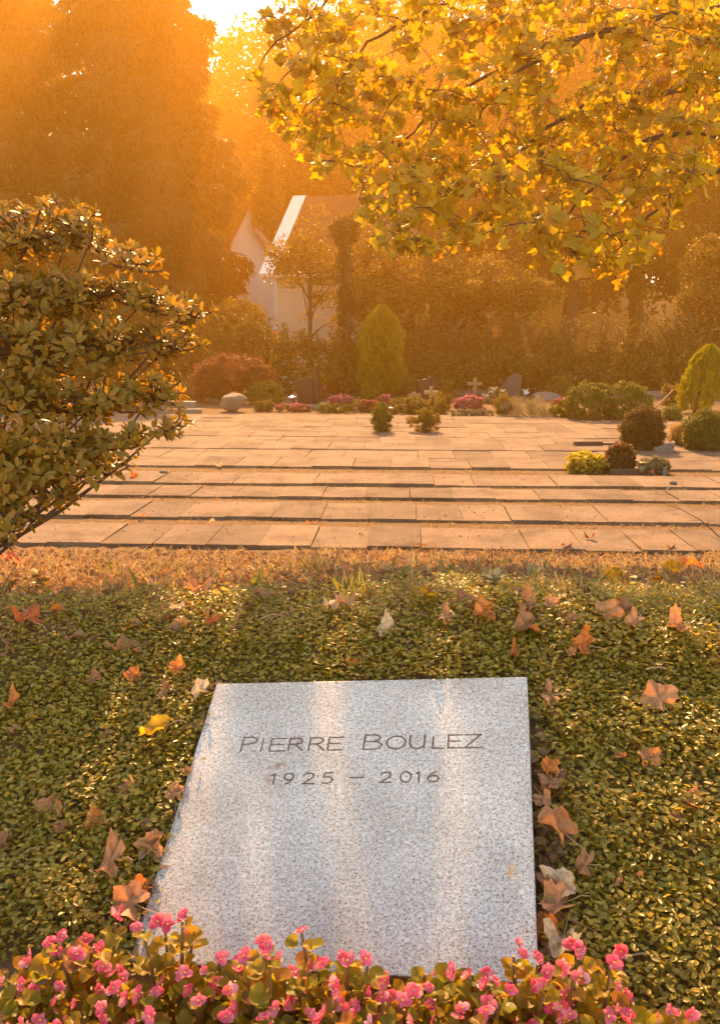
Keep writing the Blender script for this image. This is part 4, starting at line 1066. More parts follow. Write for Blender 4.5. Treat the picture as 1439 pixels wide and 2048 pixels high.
# ------------------------------------------------------------------ tulip tree, upper right
tb = np.array([7.6, 10.4, 0.0]); tb[2] = ground_z(*tb[:2])
tt = empty('tulip_tree', tb, 'tulip tree with hanging yellow green leaves filling the upper right', 'tree')
hs_ = np.linspace(0, 1, 9)
tp = tb + np.stack([-.25 * hs_, -.1 * hs_, 9.4 * hs_ - .1], 1)
MB().tube(tp, .24 * (1.15 - .8 * hs_), 12).build('trunk', M_bark, tt, True)
q = np.random.default_rng(160)
limbs = [  # control points given as (px, py, depth)
    [(1900, 420, 7.4), (1500, 100, 7.2), (1150, 60, 6.8), (900, 190, 6.4), (760, 330, 6.0)],
    [(1900, 420, 7.4), (1480, 180, 6.8), (1180, 190, 6.3), (1010, 320, 5.9), (880, 430, 5.7)],
    [(1900, 300, 7.4), (1500, -60, 7.0), (1050, -60, 6.8), (760, 60, 6.4), (600, 220, 6.1)],
    [(1900, 420, 7.4), (1520, 260, 6.4), (1300, 270, 6.0), (1180, 370, 5.7), (1090, 480, 5.5)],
    [(1900, 420, 7.4), (1560, 330, 6.2), (1420, 340, 5.8), (1330, 400, 5.6), (1240, 500, 5.4)],
    [(1900, 300, 7.4), (1500, -120, 6.2), (1000, -110, 5.8), (700, -40, 5.6), (530, 110, 5.5)],
    [(1900, 300, 7.4), (1500, 20, 5.8), (1250, 40, 5.5), (1050, 130, 5.3), (930, 260, 5.2)],
]
LPts = []
for cps in limbs:
    C = np.array([at(c[0], c[1], c[2] * 1.36) for c in cps]); C[0] = tp[5] + (tp[6] - tp[5]) * q.random()
    t = np.linspace(0, 1, 26); tc_ = np.linspace(0, 1, len(C))
    cu = np.stack([np.interp(t, tc_, C[:, j]) for j in range(3)], 1)
    for _ in range(3): cu[1:-1] = (cu[:-2] + cu[1:-1] * 2 + cu[2:]) / 4
    cu[1:] += q.normal(size=(25, 3)) * .016
    MB().tube(cu, .04 * (1.08 - t) ** 1.2 + .004, 7).build('limb', M_bark, tt, True)
    LPts.append(cu[6:])
LPts = np.vstack(LPts)
poly = np.array([(385, -150), (420, -60), (520, -10), (505, 60), (530, 120), (500, 190), (540, 262), (600, 320), (640, 390), (725, 450), (770, 500), (820, 535), (900, 505), (960, 490), (1050, 520), (1130, 550), (1240, 590), (1290, 545), (1335, 490), (1345, 430), (1410, 415), (1445, 330), (1700, 330), (1700, -150)])
def inside(px, py):
    c = False; n = len(poly); j = n - 1
    for i in range(n):
        xi, yi = poly[i]; xj, yj = poly[j]
        if (yi > py) != (yj > py) and px < (xj - xi) * (py - yi) / (yj - yi) + xi: c = not c
        j = i
    return c
cl = []
tries = 0
while len(cl) < 640 and tries < 20000:
    tries += 1
    px, py = q.uniform(390, 1690), q.uniform(-150, 575)
    if px > 1480 and q.random() < .6: continue
    if not inside(px, py + 12): continue
    if py < -10 and not (480 < px < 760 and q.random() < .35) and q.random() < min(.93, .35 + (-10 - py) / 90): continue
    if 640 < px < 760 and 250 < py < 420 and q.random() < .55: continue
    Y = q.uniform(5.0, 7.2) - .9 * max(0, (py - 250)) / 300
    cl.append(at(px, py, Y * 1.36))
for _ in range(16):          # unseen sprays added above the frame to cast dappled shade on the stone
    cl.append(at(q.uniform(500, 745), q.uniform(-190, -70), q.uniform(5.6, 6.5) * 1.36))
cl = np.array(cl)
cl = cl[np.argsort([((LPts - c) ** 2).sum(1).min() for c in cl])]
NODES = LPts.copy()
TP, TD, TN, TS = [], [], [], []
tw = MB()
for c in cl:
    dist = ((NODES - c) ** 2).sum(1) + 1.2 * np.maximum(0, c[2] - NODES[:, 2]) ** 2 + .02 * q.random(len(NODES))
    b0 = NODES[np.argmin(dist)]
    NODES = np.vstack([NODES, c, b0 * .45 + c * .55])
    mid = b0 * .4 + c * .6 + np.array([0, 0, .06])
    u = np.linspace(0, 1, 5)[:, None]
    cu = b0 * (1 - u) ** 2 + 2 * u * (1 - u) * mid + c * u ** 2
    tw.tube(cu, [.006, .005, .004, .0035, .0025], 4, False)
    for j in range(q.integers(6, 11)):
        s = q.uniform(.35, 1.0)
        p = np.array([np.interp(s, u[:, 0], cu[:, m_]) for m_ in range(3)])
        d_ = unit(np.array([q.normal() * .75, q.normal() * .75, -.55 + q.normal() * .35]))
        st = p + unit(d_ + [0, 0, .5]) * q.uniform(.04, .10)
        tw.tube([p, (p + st) / 2 + [0, 0, .008], st], .0018, 3, False)
        TP.append(st); TD.append(d_); TN.append(unit(np.array([q.normal() * .7, -.5 + q.normal() * .7, .55 + q.normal() * .3]))); TS.append(q.uniform(.062, .13))
o = tw.build('twigs', M_twig, tt); o['kind'] = 'stuff'
def T_tulip():   # four-lobed leaf with a notched tip
    ol = [(0, 0), (.22, -.02), (.50, .12), (.47, .30), (.36, .46), (.46, .72), (.40, .95), (.20, .90), (0, .80), (-.20, .90), (-.40, .95), (-.46, .72), (-.36, .46), (-.47, .30), (-.50, .12), (-.22, -.02)]
    v = [[x, y, .10 * abs(x) + .12 * (y - .4) ** 2 * -1] for x, y in ol] + [[0, .25, -.02], [0, .55, -.03]]
    n = 16; f = []
    for i in range(16):
        j = (i + 1) % 16
        mid = 16 if (ol[i][1] + ol[j][1]) / 2 < .42 else 17
        f.append([i, j, mid])
    f += [[3, 4, 17], [16, 4, 17], [12, 16, 17]]
    return np.array(v), np.array(f)
def T_tulip_grid():
    # rows of (half width, y) with a midrib
    rows_ = [(.05, 0), (.40, .03), (.56, .13), (.36, .30), (.30, .46), (.42, .62), (.55, .76), (.30, .88), (.08, .80)]
    v, f = [], []
    for i, (w, y) in enumerate(rows_):
        z = -.34 * (y - .35) ** 2
        v += [[-w, y, z + .34 * w], [-w * .5, y, z + .02], [0, y * (1 if i < 8 else .97), z - .02], [w * .5, y, z + .02], [w, y, z + .22 * w - .06 * y]]
    for i in range(8):
        for j in range(4):
            a_ = i * 5 + j; f += [[a_, a_ + 1, a_ + 6], [a_, a_ + 6, a_ + 5]]
    return np.array(v), np.array(f)
TP, TD, TN, TS = map(np.array, (TP, TD, TN, TS))
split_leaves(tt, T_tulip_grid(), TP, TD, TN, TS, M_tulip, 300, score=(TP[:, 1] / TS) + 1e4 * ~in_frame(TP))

# ------------------------------------------------------------------ fallen leaves
def lobed_leaf(seed, curl=.5, roll=.0, lobes=5, wav=.24):
    rng = random.Random(seed)
    nA = 30; rings = (0, .35, .7, 1.0)
    def rad(t):
        base = .74 + .26 * abs(math.cos(lobes * (t - math.pi / 2) / 2)) ** 1.8
        notch = 1 - .75 * math.exp(-((t + math.pi / 2 + 2 * math.pi) % (2 * math.pi)) ** 2 / .06) - .75 * math.exp(-(2 * math.pi - (t + math.pi / 2 + 2 * math.pi) % (2 * math.pi)) ** 2 / .06)
        jag = 1 + .07 * math.sin(t * 17 + seed) + rng.uniform(-.05, .05)
        return .5 * base * max(notch, .2) * jag
    ph = [rng.uniform(0, 6.28) for _ in range(4)]
    outl = [rad(2 * math.pi * i / nA) for i in range(nA)]
    vv = [[0, 0, 0]]
    for r in rings[1:]:
        for i in range(nA):
            t = 2 * math.pi * i / nA
            rr = outl[i] * r if r == 1 else (outl[i] * .6 + .5 * .4) * r * .92
            x, y = rr * math.cos(t), rr * math.sin(t)
            z = wav * r * (math.sin(t * 3 + ph[0]) * .6 + math.sin(t * 5 + ph[1]) * .4) * .8
            z += curl * 1.9 * (x * x * (1 + .5 * math.sin(ph[2])) + .45 * y * y * math.sin(ph[3]))
            vv.append([x, y, z])
    if roll:
        out_ = []
        for x, y, z in vv:
            a_ = x * roll * 2
            rad_ = 1 / (roll * 2)
            out_.append([math.sin(a_) * (rad_ - z), y, rad_ - math.cos(a_) * (rad_ - z)])
        vv = out_
    f = []
    for i in range(nA): f.append((0, 1 + i, 1 + (i + 1) % nA))
    for k in range(2):
        for i in range(nA):
            j = (i + 1) % nA; a_ = 1 + k * nA
            f.append((a_ + i, a_ + nA + i, a_ + nA + j, a_ + j))
    return vv, f
def fallen(px, py, w_px, kind, label, rot=0, curl=.5, roll=0, tilt=(0, 0), lobes=5, seed=None, lift=.034, flat=1.0, stalk=True, on_stone=False, group='fallen leaves on the bank'):
    if on_stone:
        d = ray(px, py); t = ((S_TL - CAM) @ EN) / (d @ EN); p = CAM + d * t + EN * .004; dep = t
    else:
        p = ground_hit(px, py, lift)
        if p[1] > 7.5: p = ground_hit(px, py, .045)
        dep = (p - CAM) @ fwd
    size = w_px * dep / F_PX * 1.05
    s_ = seed if seed is not None else int(px * 7 + py)
    vv, f = lobed_leaf(s_, curl, roll, lobes)
    me = bpy.data.meshes.new('fallen_leaf'); me.from_pydata(vv, [], f); me.materials.append(FALL[kind])
    me.polygons.foreach_set('use_smooth', [True] * len(me.polygons))
    o = link('fallen_leaf', me)
    o.location = tuple(p + np.array([0, 0, .012]))
    n_ = Vector(EN) if p[1] < 2.6 else Vector((0, .2, 1)).normalized()
    qn = Vector((0, 0, 1)).rotation_difference(n_)
    from mathutils import Euler
    o.rotation_mode = 'QUATERNION'
    o.rotation_quaternion = qn @ Euler((math.radians(tilt[0] * (.55 if kind != 'yellow' else 1)), math.radians(tilt[1]), math.radians(rot))).to_quaternion()
    o.scale = (size, size * flat, size)
    tag(o, label, 'leaf', group)
    if stalk:
        so_ = MB().tube([(0, -.1, .01), (0.02, -.45, .05), (.06, -.72, .10), (.02, -.95, .06)], [.012, .014, .012, .016], 5).build('stalk', M_stalk, o, world_coords=False)
    return o
# beside the right edge of the stone, top to bottom
fallen(1100, 1398, 62, 'tan', 'flat tan leaf near the upper right corner of the stone', 80, .3, tilt=(15, 0), flat=.6)
fallen(1094, 1542, 40, 'orange', 'glowing orange leaf standing beside the right edge of the stone', 20, .9, tilt=(65, 10))
fallen(1098, 1575, 48, 'brown', 'brown crumpled leaf just below the glowing orange leaf', 130, 1.2, tilt=(20, 0))
fallen(1085, 1604, 40, 'tan', 'small curled leaf above the biggest curled leaf beside the stone', 200, 1.0, tilt=(15, 20))
fallen(1112, 1660, 84, 'tan', 'biggest curled leaf, reddish tan, beside the right edge of the stone', 35, .6, roll=.75, tilt=(25, 10), lift=.05)
fallen(1168, 1737, 64, 'tan', 'wavy tan leaf lying right of the forked leaf', 70, .7, tilt=(20, 0), flat=.55)
fallen(1122, 1775, 78, 'pale', 'pale forked leaf with a long stalk beside the stone', -60, .35, tilt=(20, -5), lobes=3, flat=.7)
fallen(1112, 1818, 70, 'tan', 'twisted tan leaf below the pale forked leaf', 100, 1.0, tilt=(20, 10))
fallen(1092, 1865, 62, 'orange', 'shaded orange brown leaf squeezed against the stone low down', 10, .7, tilt=(30, -20))
fallen(1122, 1892, 72, 'pale', 'cream coloured folded leaf just above the begonias', 150, .8, tilt=(20, 0), lobes=4, lift=.05)
fallen(1092, 1925, 46, 'brown', 'brown leaf between the cream folded leaf and the stone', 60, .8, tilt=(10, 0))
# right hand ground cover
fallen(1316, 1402, 74, 'tan', 'large upright tan leaf alone on the ground cover right of the stone', 10, .35, tilt=(38, 0), lobes=4)
fallen(1240, 1521, 26, 'tan', 'tiny rolled tan leaf right of the stone', 80, .5, roll=1.2, stalk=False)
fallen(1295, 1524, 46, 'tan', 'star shaped curled leaf next to the tiny rolled leaf', 0, 1.3, tilt=(30, 0))
fallen(1384, 1614, 50, 'tan', 'tan leaf tip raised at the right, upper one of a pair', 60, .7, tilt=(35, 10))
fallen(1347, 1643, 28, 'brown', 'small brown leaf below the raised tan leaf at the right', 10, .6, tilt=(20, 0), stalk=False)
fallen(1236, 1772, 24, 'tan', 'thin leaf sliver low on the right ground cover', 40, .6, flat=.4, stalk=False)
fallen(1278, 1757, 14, 'orange', 'tiny orange leaf crumb low on the right ground cover', 0, .6, stalk=False)
fallen(1165, 1296, 62, 'orange', 'orange tan leaf with raised edge above the stone to the right', 60, .6, tilt=(30, -10), flat=.7)
fallen(1141, 1313, 24, 'tan', 'small tan leaf touching the orange tan leaf', 0, .8, stalk=False)
fallen(1028, 1309, 44, 'orange', 'thin orange leaf just above the upper right corner of the stone', 80, .8, tilt=(15, 0), flat=.4)
fallen(1052, 1258, 66, 'brown', 'large shaded brown leaf arching on the crest', 100, .9, tilt=(40, 0), flat=.8)
fallen(1266, 1254, 56, 'tan', 'tan leaf with long stalk on the crest at the right', 70, .6, tilt=(25, 0), flat=.7)
fallen(1352, 1262, 64, 'tan', 'ragged tan leaf at the far right of the crest', 95, .8, tilt=(25, 0), flat=.6)
fallen(1212, 1232, 56, 'tan', 'folded tan leaf in the right hand group on the crest', 30, .9, tilt=(45, 0))
fallen(1245, 1222, 40, 'brown', 'brown leaf right of the folded one on the crest', 60, .7, tilt=(30, 0))
fallen(1102, 1215, 36, 'tan', 'upright tan leaf on the crest near the middle group', 20, .5, tilt=(60, 0))
fallen(1052, 1216, 60, 'brown', 'brown leaf lying behind the large arching leaf', 75, .6, tilt=(20, 0), flat=.7)
fallen(968, 1232, 66, 'orange', 'orange brown leaf left of the large arching leaf', 90, .7, tilt=(25, 0), flat=.7)
fallen(925, 1210, 48, 'brown', 'tall brown leaf standing on the crest above the stone', 0, .5, tilt=(65, 0))
fallen(892, 1240, 52, 'tan', 'pale tan leaf on the crest left of the standing brown leaf', 80, .6, tilt=(20, 0), flat=.55)
fallen(1140, 1246, 26, 'brown', 'small dim leaf between two crest leaf groups', 20, .6, stalk=False)
fallen(1285, 1180, 30, 'tan', 'small tan leaf in the grass at the right behind the crest', 20, .5, stalk=False)
fallen(770, 1268, 60, 'pale', 'pale curled leaf above the middle of the stone', 80, .8, tilt=(25, 0), flat=.65)
fallen(705, 1331, 26, 'orange', 'small orange leaf close above the top edge of the stone', 0, .6, stalk=False)
fallen(660, 1215, 52, 'pale', 'pale leaf on the crest left of centre', 70, .5, tilt=(25, 0), flat=.6)
fallen(690, 1208, 44, 'tan', 'golden brown leaf right behind the pale crest leaf', 20, .6, tilt=(45, 0))
fallen(424, 1246, 32, 'red', 'small red leaf on the crest left of the stone', 10, .7, tilt=(50, 0))
fallen(352, 1222, 42, 'pale', 'whitish curled leaf on the crest at the left', 75, .7, tilt=(30, 0), flat=.6)
fallen(392, 1184, 52, 'orange', 'orange leaf in shade on the crest at the left', 30, .6, tilt=(60, 0))
fallen(50, 1240, 72, 'red', 'bright orange red leaf at the far left of the crest', 60, .6, tilt=(40, 10), lift=.05)
fallen(115, 1224, 44, 'orange', 'orange leaf with thin upright stalk at the left of the crest', 100, .8, tilt=(35, 0), flat=.6)
fallen(45, 1128, 42, 'orange', 'orange leaf among the dry grass at the far left', 20, .7, tilt=(30, 0))
fallen(10, 1118, 40, 'red', 'red orange leaf cut by the left edge below the paving', 50, .7, tilt=(30, 0))
fallen(1340, 1140, 40, 'yellow', 'bright yellow leaf standing in the dry grass at the right', 10, .5, tilt=(70, 0))
fallen(1224, 1158, 38, 'yellow', 'yellow leaf standing in the grass left of the brightest one', -10, .6, tilt=(75, 10), flat=1.1)
fallen(1385, 1130, 46, 'orange', 'orange leaf behind the bright yellow leaf at the right', 80, .6, tilt=(30, 0))
fallen(505, 1162, 28, 'red', 'small red leaf in the bright weeds left of centre', 0, .7, tilt=(55, 0))
fallen(525, 1192, 36, 'brown', 'brown leaf below the small red one among the weeds', 40, .7, tilt=(40, 0))
# left hand ground cover
fallen(310, 1466, 70, 'yellow', 'bright yellow rolled leaf glowing on the ground cover left of the stone', 92, .1, roll=1.25, tilt=(0, 20), lobes=3, lift=.06, flat=.9)
fallen(267, 1355, 34, 'orange', 'small orange leaf upper left of the stone', 30, .9, tilt=(35, 0))
fallen(354, 1342, 36, 'orange', 'orange leaf with pale stalk near the upper left of the stone', 50, .9, tilt=(40, 0))
fallen(186, 1366, 40, 'brown', 'dull brown leaf at the left near two small orange leaves', 80, .7, tilt=(20, 0), flat=.7)
fallen(330, 1392, 50, 'brown', 'flat dim brown leaf left of the upper stone corner', 80, .4, flat=.5)
fallen(404, 1386, 52, 'pale', 'pale folded leaf tucked under the upper left corner of the stone', 95, .4, roll=.8, tilt=(0, 0), flat=.8)
fallen(25, 1412, 50, 'orange', 'ragged orange leaf near the left edge of the picture', 80, .8, tilt=(25, 0), flat=.5)
fallen(210, 1476, 30, 'brown', 'small dull leaf left of the yellow rolled leaf', 80, .6, flat=.6, stalk=False)
fallen(28, 1464, 20, 'brown', 'tiny brown leaf near the left edge below the ragged leaf', 20, .5, stalk=False)
fallen(257, 1584, 32, 'tan', 'small tan leaf below the yellow rolled leaf', 10, .8, tilt=(35, 0))
fallen(350, 1592, 40, 'tan', 'tan leaf against the left edge of the stone, upper of two', 0, .5, tilt=(45, 0))
fallen(373, 1550, 22, 'brown', 'sliver of brown leaf peeping from under the stone edge', 0, .5, tilt=(45, 0), stalk=False)
fallen(106, 1624, 58, 'tan', 'broad tan leaf at the left above the small curled one', -20, .4, tilt=(35, 0), lobes=4)
fallen(192, 1645, 44, 'orange', 'upright orange tan leaf at the lower left', 20, .6, tilt=(55, 0), lobes=3)
fallen(126, 1662, 28, 'brown', 'small crumpled brown leaf under the broad tan leaf', 0, 1.4, tilt=(20, 0), stalk=False)
fallen(6, 1690, 40, 'brown', 'brown leaf cut by the left edge at mid height of the stone', 0, .6, tilt=(40, 0))
fallen(222, 1727, 92, 'tan', 'wide wavy tan leaf at the lower left, lit along its fold', 80, .9, tilt=(25, 0), flat=.5, lift=.05)
fallen(302, 1704, 66, 'tan', 'tan upright leaf against the left edge of the stone, low down', -20, .5, tilt=(50, 0), lobes=4)
fallen(262, 1812, 78, 'tan', 'large tan leaf by the lower left edge of the stone', 60, .7, tilt=(30, 0), lift=.05)
fallen(282, 1786, 44, 'orange', 'orange tan leaf tip behind the large tan one by the stone', 90, .6, tilt=(25, 0))
fallen(178, 1834, 28, 'brown', 'small brown leaf just above the left begonias', 0, .6, stalk=False)
fallen(160, 1925, 72, 'brown', 'folded brown leaf among the begonias at the lower left', 70, .5, roll=.5, tilt=(30, 0), lift=.16)
fallen(1021, 1752, 26, 'pale', 'small pale yellow leaf scrap lying on the stone', 70, .2, flat=.6, stalk=False, on_stone=True)
# on the paving
for px, py, w, kd, lab in ((268, 954, 20, 'red', 'red leaf on the third paving row near the rhododendron'), (282, 1032, 18, 'orange', 'orange leaf in the second grass gap at the left'), (425, 1044, 18, 'pale', 'pale leaf at the edge of the second paving row'), (435, 931, 20, 'pale', 'pale leaf on the dark paving step left of centre'),
                           (620, 1048, 16, 'orange', 'orange leaf at the edge of the second row, centre'), (1132, 1094, 24, 'brown', 'brown leaf at the front edge of the first paving row'), (1178, 1077, 24, 'brown', 'dark flat leaf on the first paving row at the right'), (1300, 948, 14, 'brown', 'small leaf beside the pot on the paving'),
                           (845, 1093, 18, 'brown', 'small brown leaf at front edge of first row, centre right'), (1340, 1096, 20, 'brown', 'brown leaf on the first paving row near the right edge')):
    fallen(px, py, w, kd, lab, (px * 7) % 360, .7, tilt=(15, 0), flat=.7, stalk=False, lift=.03, group='fallen leaves on the paving')

# thin twigs on the ground cover
for i, (p0, p1, lab) in enumerate([((1100, 1838), (1190, 1862), 'grey twig reaching out from under leaves beside the stone'), ((1240, 1918), (1330, 1914), 'thin twig on the lower right ground cover'), ((28, 1724), (90, 1690), 'pale twig on the ground cover at the lower left'), ((1290, 1338), (1350, 1345), 'short pale twig at the right above the upright tan leaf'), ((520, 1238), (570, 1232), 'thin twig on the crest left of centre')]):
    a_ = ground_hit(*p0, .035); b_ = ground_hit(*p1, .035)
    m_ = (a_ + b_) / 2 + np.array([0, 0, .012])
    tag(MB().tube([a_, a_ * .6 + m_ * .4 + [0, .004, 0], m_, b_], [.003, .0028, .0024, .0012], 5).build('twig', M_stalk), lab, 'twig', 'twigs on the bank')
# bare stalk arching over the paving at the right edge
a_ = at(1450, 1085, 6.6); b_ = at(1305, 1000, 6.9); g0 = np.array([a_[0] + .12, 6.5, ground_z(a_[0] + .12, 6.5)])
root = empty('bare_stalk', g0, 'thin bare stalk arching over the paving at the right edge', 'twig')
MB().tube([g0, a_, at(1400, 1040, 6.7), at(1360, 1018, 6.8), b_], [.006, .005, .004, .003, .0015], 5).build('stem', M_twig, root)
for (u0, u1) in (((1400, 1040), (1372, 1042)), ((1360, 1018), (1330, 1022))):
    MB().tube([at(*u0, 6.72), at(*u1, 6.75)], [.002, .001], 4).build('side_shoot', M_twig, root)

# weeds along the crest
def weed(px, py, h, n, leaf, mat, lab, seed, spread=.5):
    q = np.random.default_rng(seed); b_ = ground_hit(px, py, .0)
    root = empty('weed', b_, lab, 'weed', 'weeds along the crest')
    tv, tf = tri_fix(T_rhodo()); me = np_mesh('leaf', tv * [1.6, 1, 1], tf, mat, True)
    ns = max(2, n // 5)
    for i in range(ns):
        a_ = q.uniform(0, 6.28); tip = np.array([math.cos(a_) * spread * h * .6, math.sin(a_) * spread * h * .6, h * q.uniform(.6, 1)])
        MB().tube([(0, 0, -.01), tip * [.3, .3, .5], tip], [.003, .0025, .0015], 4).build('stem', M_begstem, root, world_coords=False)
        for j in range(n // ns):
            u = q.uniform(.3, 1); p = tip * [.3 + .7 * u, .3 + .7 * u, u]
            d = unit(np.array([q.normal(), q.normal(), .35])); nr = unit(np.array([q.normal() * .4, q.normal() * .4 - .2, 1]))
            x = unit(np.cross(d, nr)); z = np.cross(x, d); s = leaf * q.uniform(.7, 1.3)
            o = bpy.data.objects.new('leaf', me); COL.objects.link(o); o.parent = root
            o.matrix_basis = Matrix(((x[0] * s, d[0] * s, z[0] * s, p[0]), (x[1] * s, d[1] * s, z[1] * s, p[1]), (x[2] * s, d[2] * s, z[2] * s, p[2]), (0, 0, 0, 1)))
for i, (px, py, h, n, lf, mt, lab) in enumerate([
    (85, 1180, .12, 14, .05, M_begleaf, 'leafy seedling with bright round leaves at the left of the crest'), (20, 1190, .09, 14, .035, M_begleaf, 'small leafy weed at the left edge of the crest'),
    (445, 1208, .06, 8, .04, M_lime, 'tiny bright weed on the crest left of centre'), (512, 1182, .08, 14, .04, M_lime, 'bright yellow green weed around the small red leaf'), (545, 1195, .07, 12, .035, M_begleaf, 'low weed right of the bright yellow green one'),
    (835, 1225, .10, 18, .04, M_begleaf, 'green weed on the crest above the stone'), (790, 1180, .10, 14, .04, M_greengrass, 'green weed behind the crest, centre'), (980, 1190, .09, 26, .045, M_silver, 'grey green trailing weed behind the orange brown leaf'), (1060, 1180, .08, 22, .04, M_silver, 'grey green weed right of centre behind the crest'),
    (1170, 1200, .09, 20, .035, M_greengrass, 'green weed left of the right hand crest leaves'), (1250, 1195, .12, 22, .035, M_begleaf, 'bushy green weed below the yellow leaves at the right'), (1330, 1195, .10, 20, .035, M_begleaf, 'green weed right of the bushy one at the right'), (1410, 1190, .10, 18, .035, M_greengrass, 'green weed at the right edge of the crest'),
    (910, 1160, .10, 14, .03, M_greengrass, 'low green weed in the dry grass right of centre')]):
    weed(px, py, h, n, lf, mt, lab, 200 + i)
def tuft(px, py, h, n, mat, lab, seed):
    q = np.random.default_rng(seed); b_ = ground_hit(px, py)
    root = empty('grass_tuft', b_, lab, 'grass', 'grass tufts along the crest')
    p = b_ + q.normal(size=(n, 3)) * [.03, .03, 0]; p[:, 2] = ground_z(p[:, 0], p[:, 1]) - .005
    d = unit(np.stack([q.normal(size=n) * .45, q.normal(size=n) * .45, np.ones(n)], 1))
    cloud('blades', T_blade(), p, d, rdir(n, q), h * q.uniform(.5, 1.2, n), mat, root, wscale=q.uniform(.7, 1.6, n))
tuft(705, 1195, .10, 40, M_lime, 'bright yellow green grass tuft on the crest, centre', 220)
tuft(235, 1190, .09, 120, M_grass, 'large dry grass tuft on the crest at the left', 221)
tuft(330, 1190, .08, 90, M_grass, 'dry grass tuft right of the large one at the left', 222)
tuft(1150, 1200, .09, 150, M_grass, 'pinkish dry grass tuft on the crest at the right', 223)
tuft(1090, 1190, .08, 110, M_grass, 'dry grass tuft left of the pinkish one', 224)
tuft(640, 1150, .16, 40, M_grass, 'thin tall grass stalks before the first paving row, centre', 225)
tuft(1420, 1190, .09, 90, M_grass, 'dry grass tuft at the right edge of the crest', 226)

# ------------------------------------------------------------------ begonias in front of the stone
def beg_leaf_mesh(seed):
    rng = random.Random(seed); nA = 12; v = [[0, .08, -.02]]; f = []
    for r in (.55, 1.0):
        for i in range(nA):
            t = 2 * math.pi * i / nA + math.pi / 2
            rr = r * .5 * (1 + .05 * rng.uniform(-1, 1)) * (1 - .3 * math.exp(-((math.sin(t) + 1) ** 2) / .05))
            v.append([rr * math.cos(t) * .92, .45 + rr * math.sin(t), .26 * (r ** 2) * abs(math.cos(t)) + .09 * math.sin(3 * t + seed) * r - .10 * r * r * max(0, math.sin(t))])
    v[0] = [0, .40, -.02]
    for i in range(nA):
        j = (i + 1) % nA; f += [(0, 1 + i, 1 + j), (1 + i, 1 + nA + i, 1 + nA + j, 1 + j)]
    me = bpy.data.meshes.new('leaf'); me.from_pydata(v, [], f); me.materials.append(M_begleaf)
    me.polygons.foreach_set('use_smooth', [True] * len(me.polygons)); return me
BL = [beg_leaf_mesh(i) for i in range(4)]
def beg_flower_mesh(seed):
    rng = random.Random(seed); m_ = MB()
    for i, (ang, L, W) in enumerate([(0, 1, .46), (math.pi, 1, .46), (math.pi / 2, .8, .26), (-math.pi / 2, .8, .26)] + ([(.8, .7, .3), (2.4, .7, .3), (4.0, .7, .3), (5.5, .7, .3)] if seed % 2 else [])):
        ang += rng.uniform(-.2, .2); cup = rng.uniform(.15, .55)
        pts = []; nU, nV = 4, 5
        for a_ in range(nU + 1):
            u = a_ / nU
            wv = W * math.sin(math.pi * min(1, .12 + .80 * u)) ** .7
            for b_ in range(nV):
                s = (b_ / (nV - 1) - .5) * 2
                x, y = u * L * .55, s * wv * .62
                z = cup * (u ** 1.6) * .4 + .10 * s * s + (.0 if i < 4 else .08)
                pts.append([x * math.cos(ang) - y * math.sin(ang), x * math.sin(ang) + y * math.cos(ang), z])
        m_.add(pts, [(a_ * nV + b_, (a_ + 1) * nV + b_, (a_ + 1) * nV + b_ + 1, a_ * nV + b_ + 1) for a_ in range(nU) for b_ in range(nV - 1)])
    return m_.mesh('flower', M_begfl, True)
BF = [beg_flower_mesh(i) for i in range(5)]
bm = bmesh.new(); bmesh.ops.create_icosphere(bm, subdivisions=1, radius=.09)
BCm = bpy.data.meshes.new('flower_centre'); bm.to_mesh(bm and BCm); bm.free(); BCm.materials.append(M_yellow)
def frame_matrix(p, d, nr, s):
    d = unit(d); x = unit(np.cross(d, nr)); z = np.cross(x, d)
    return Matrix(((x[0] * s, d[0] * s, z[0] * s, p[0]), (x[1] * s, d[1] * s, z[1] * s, p[1]), (x[2] * s, d[2] * s, z[2] * s, p[2]), (0, 0, 0, 1)))
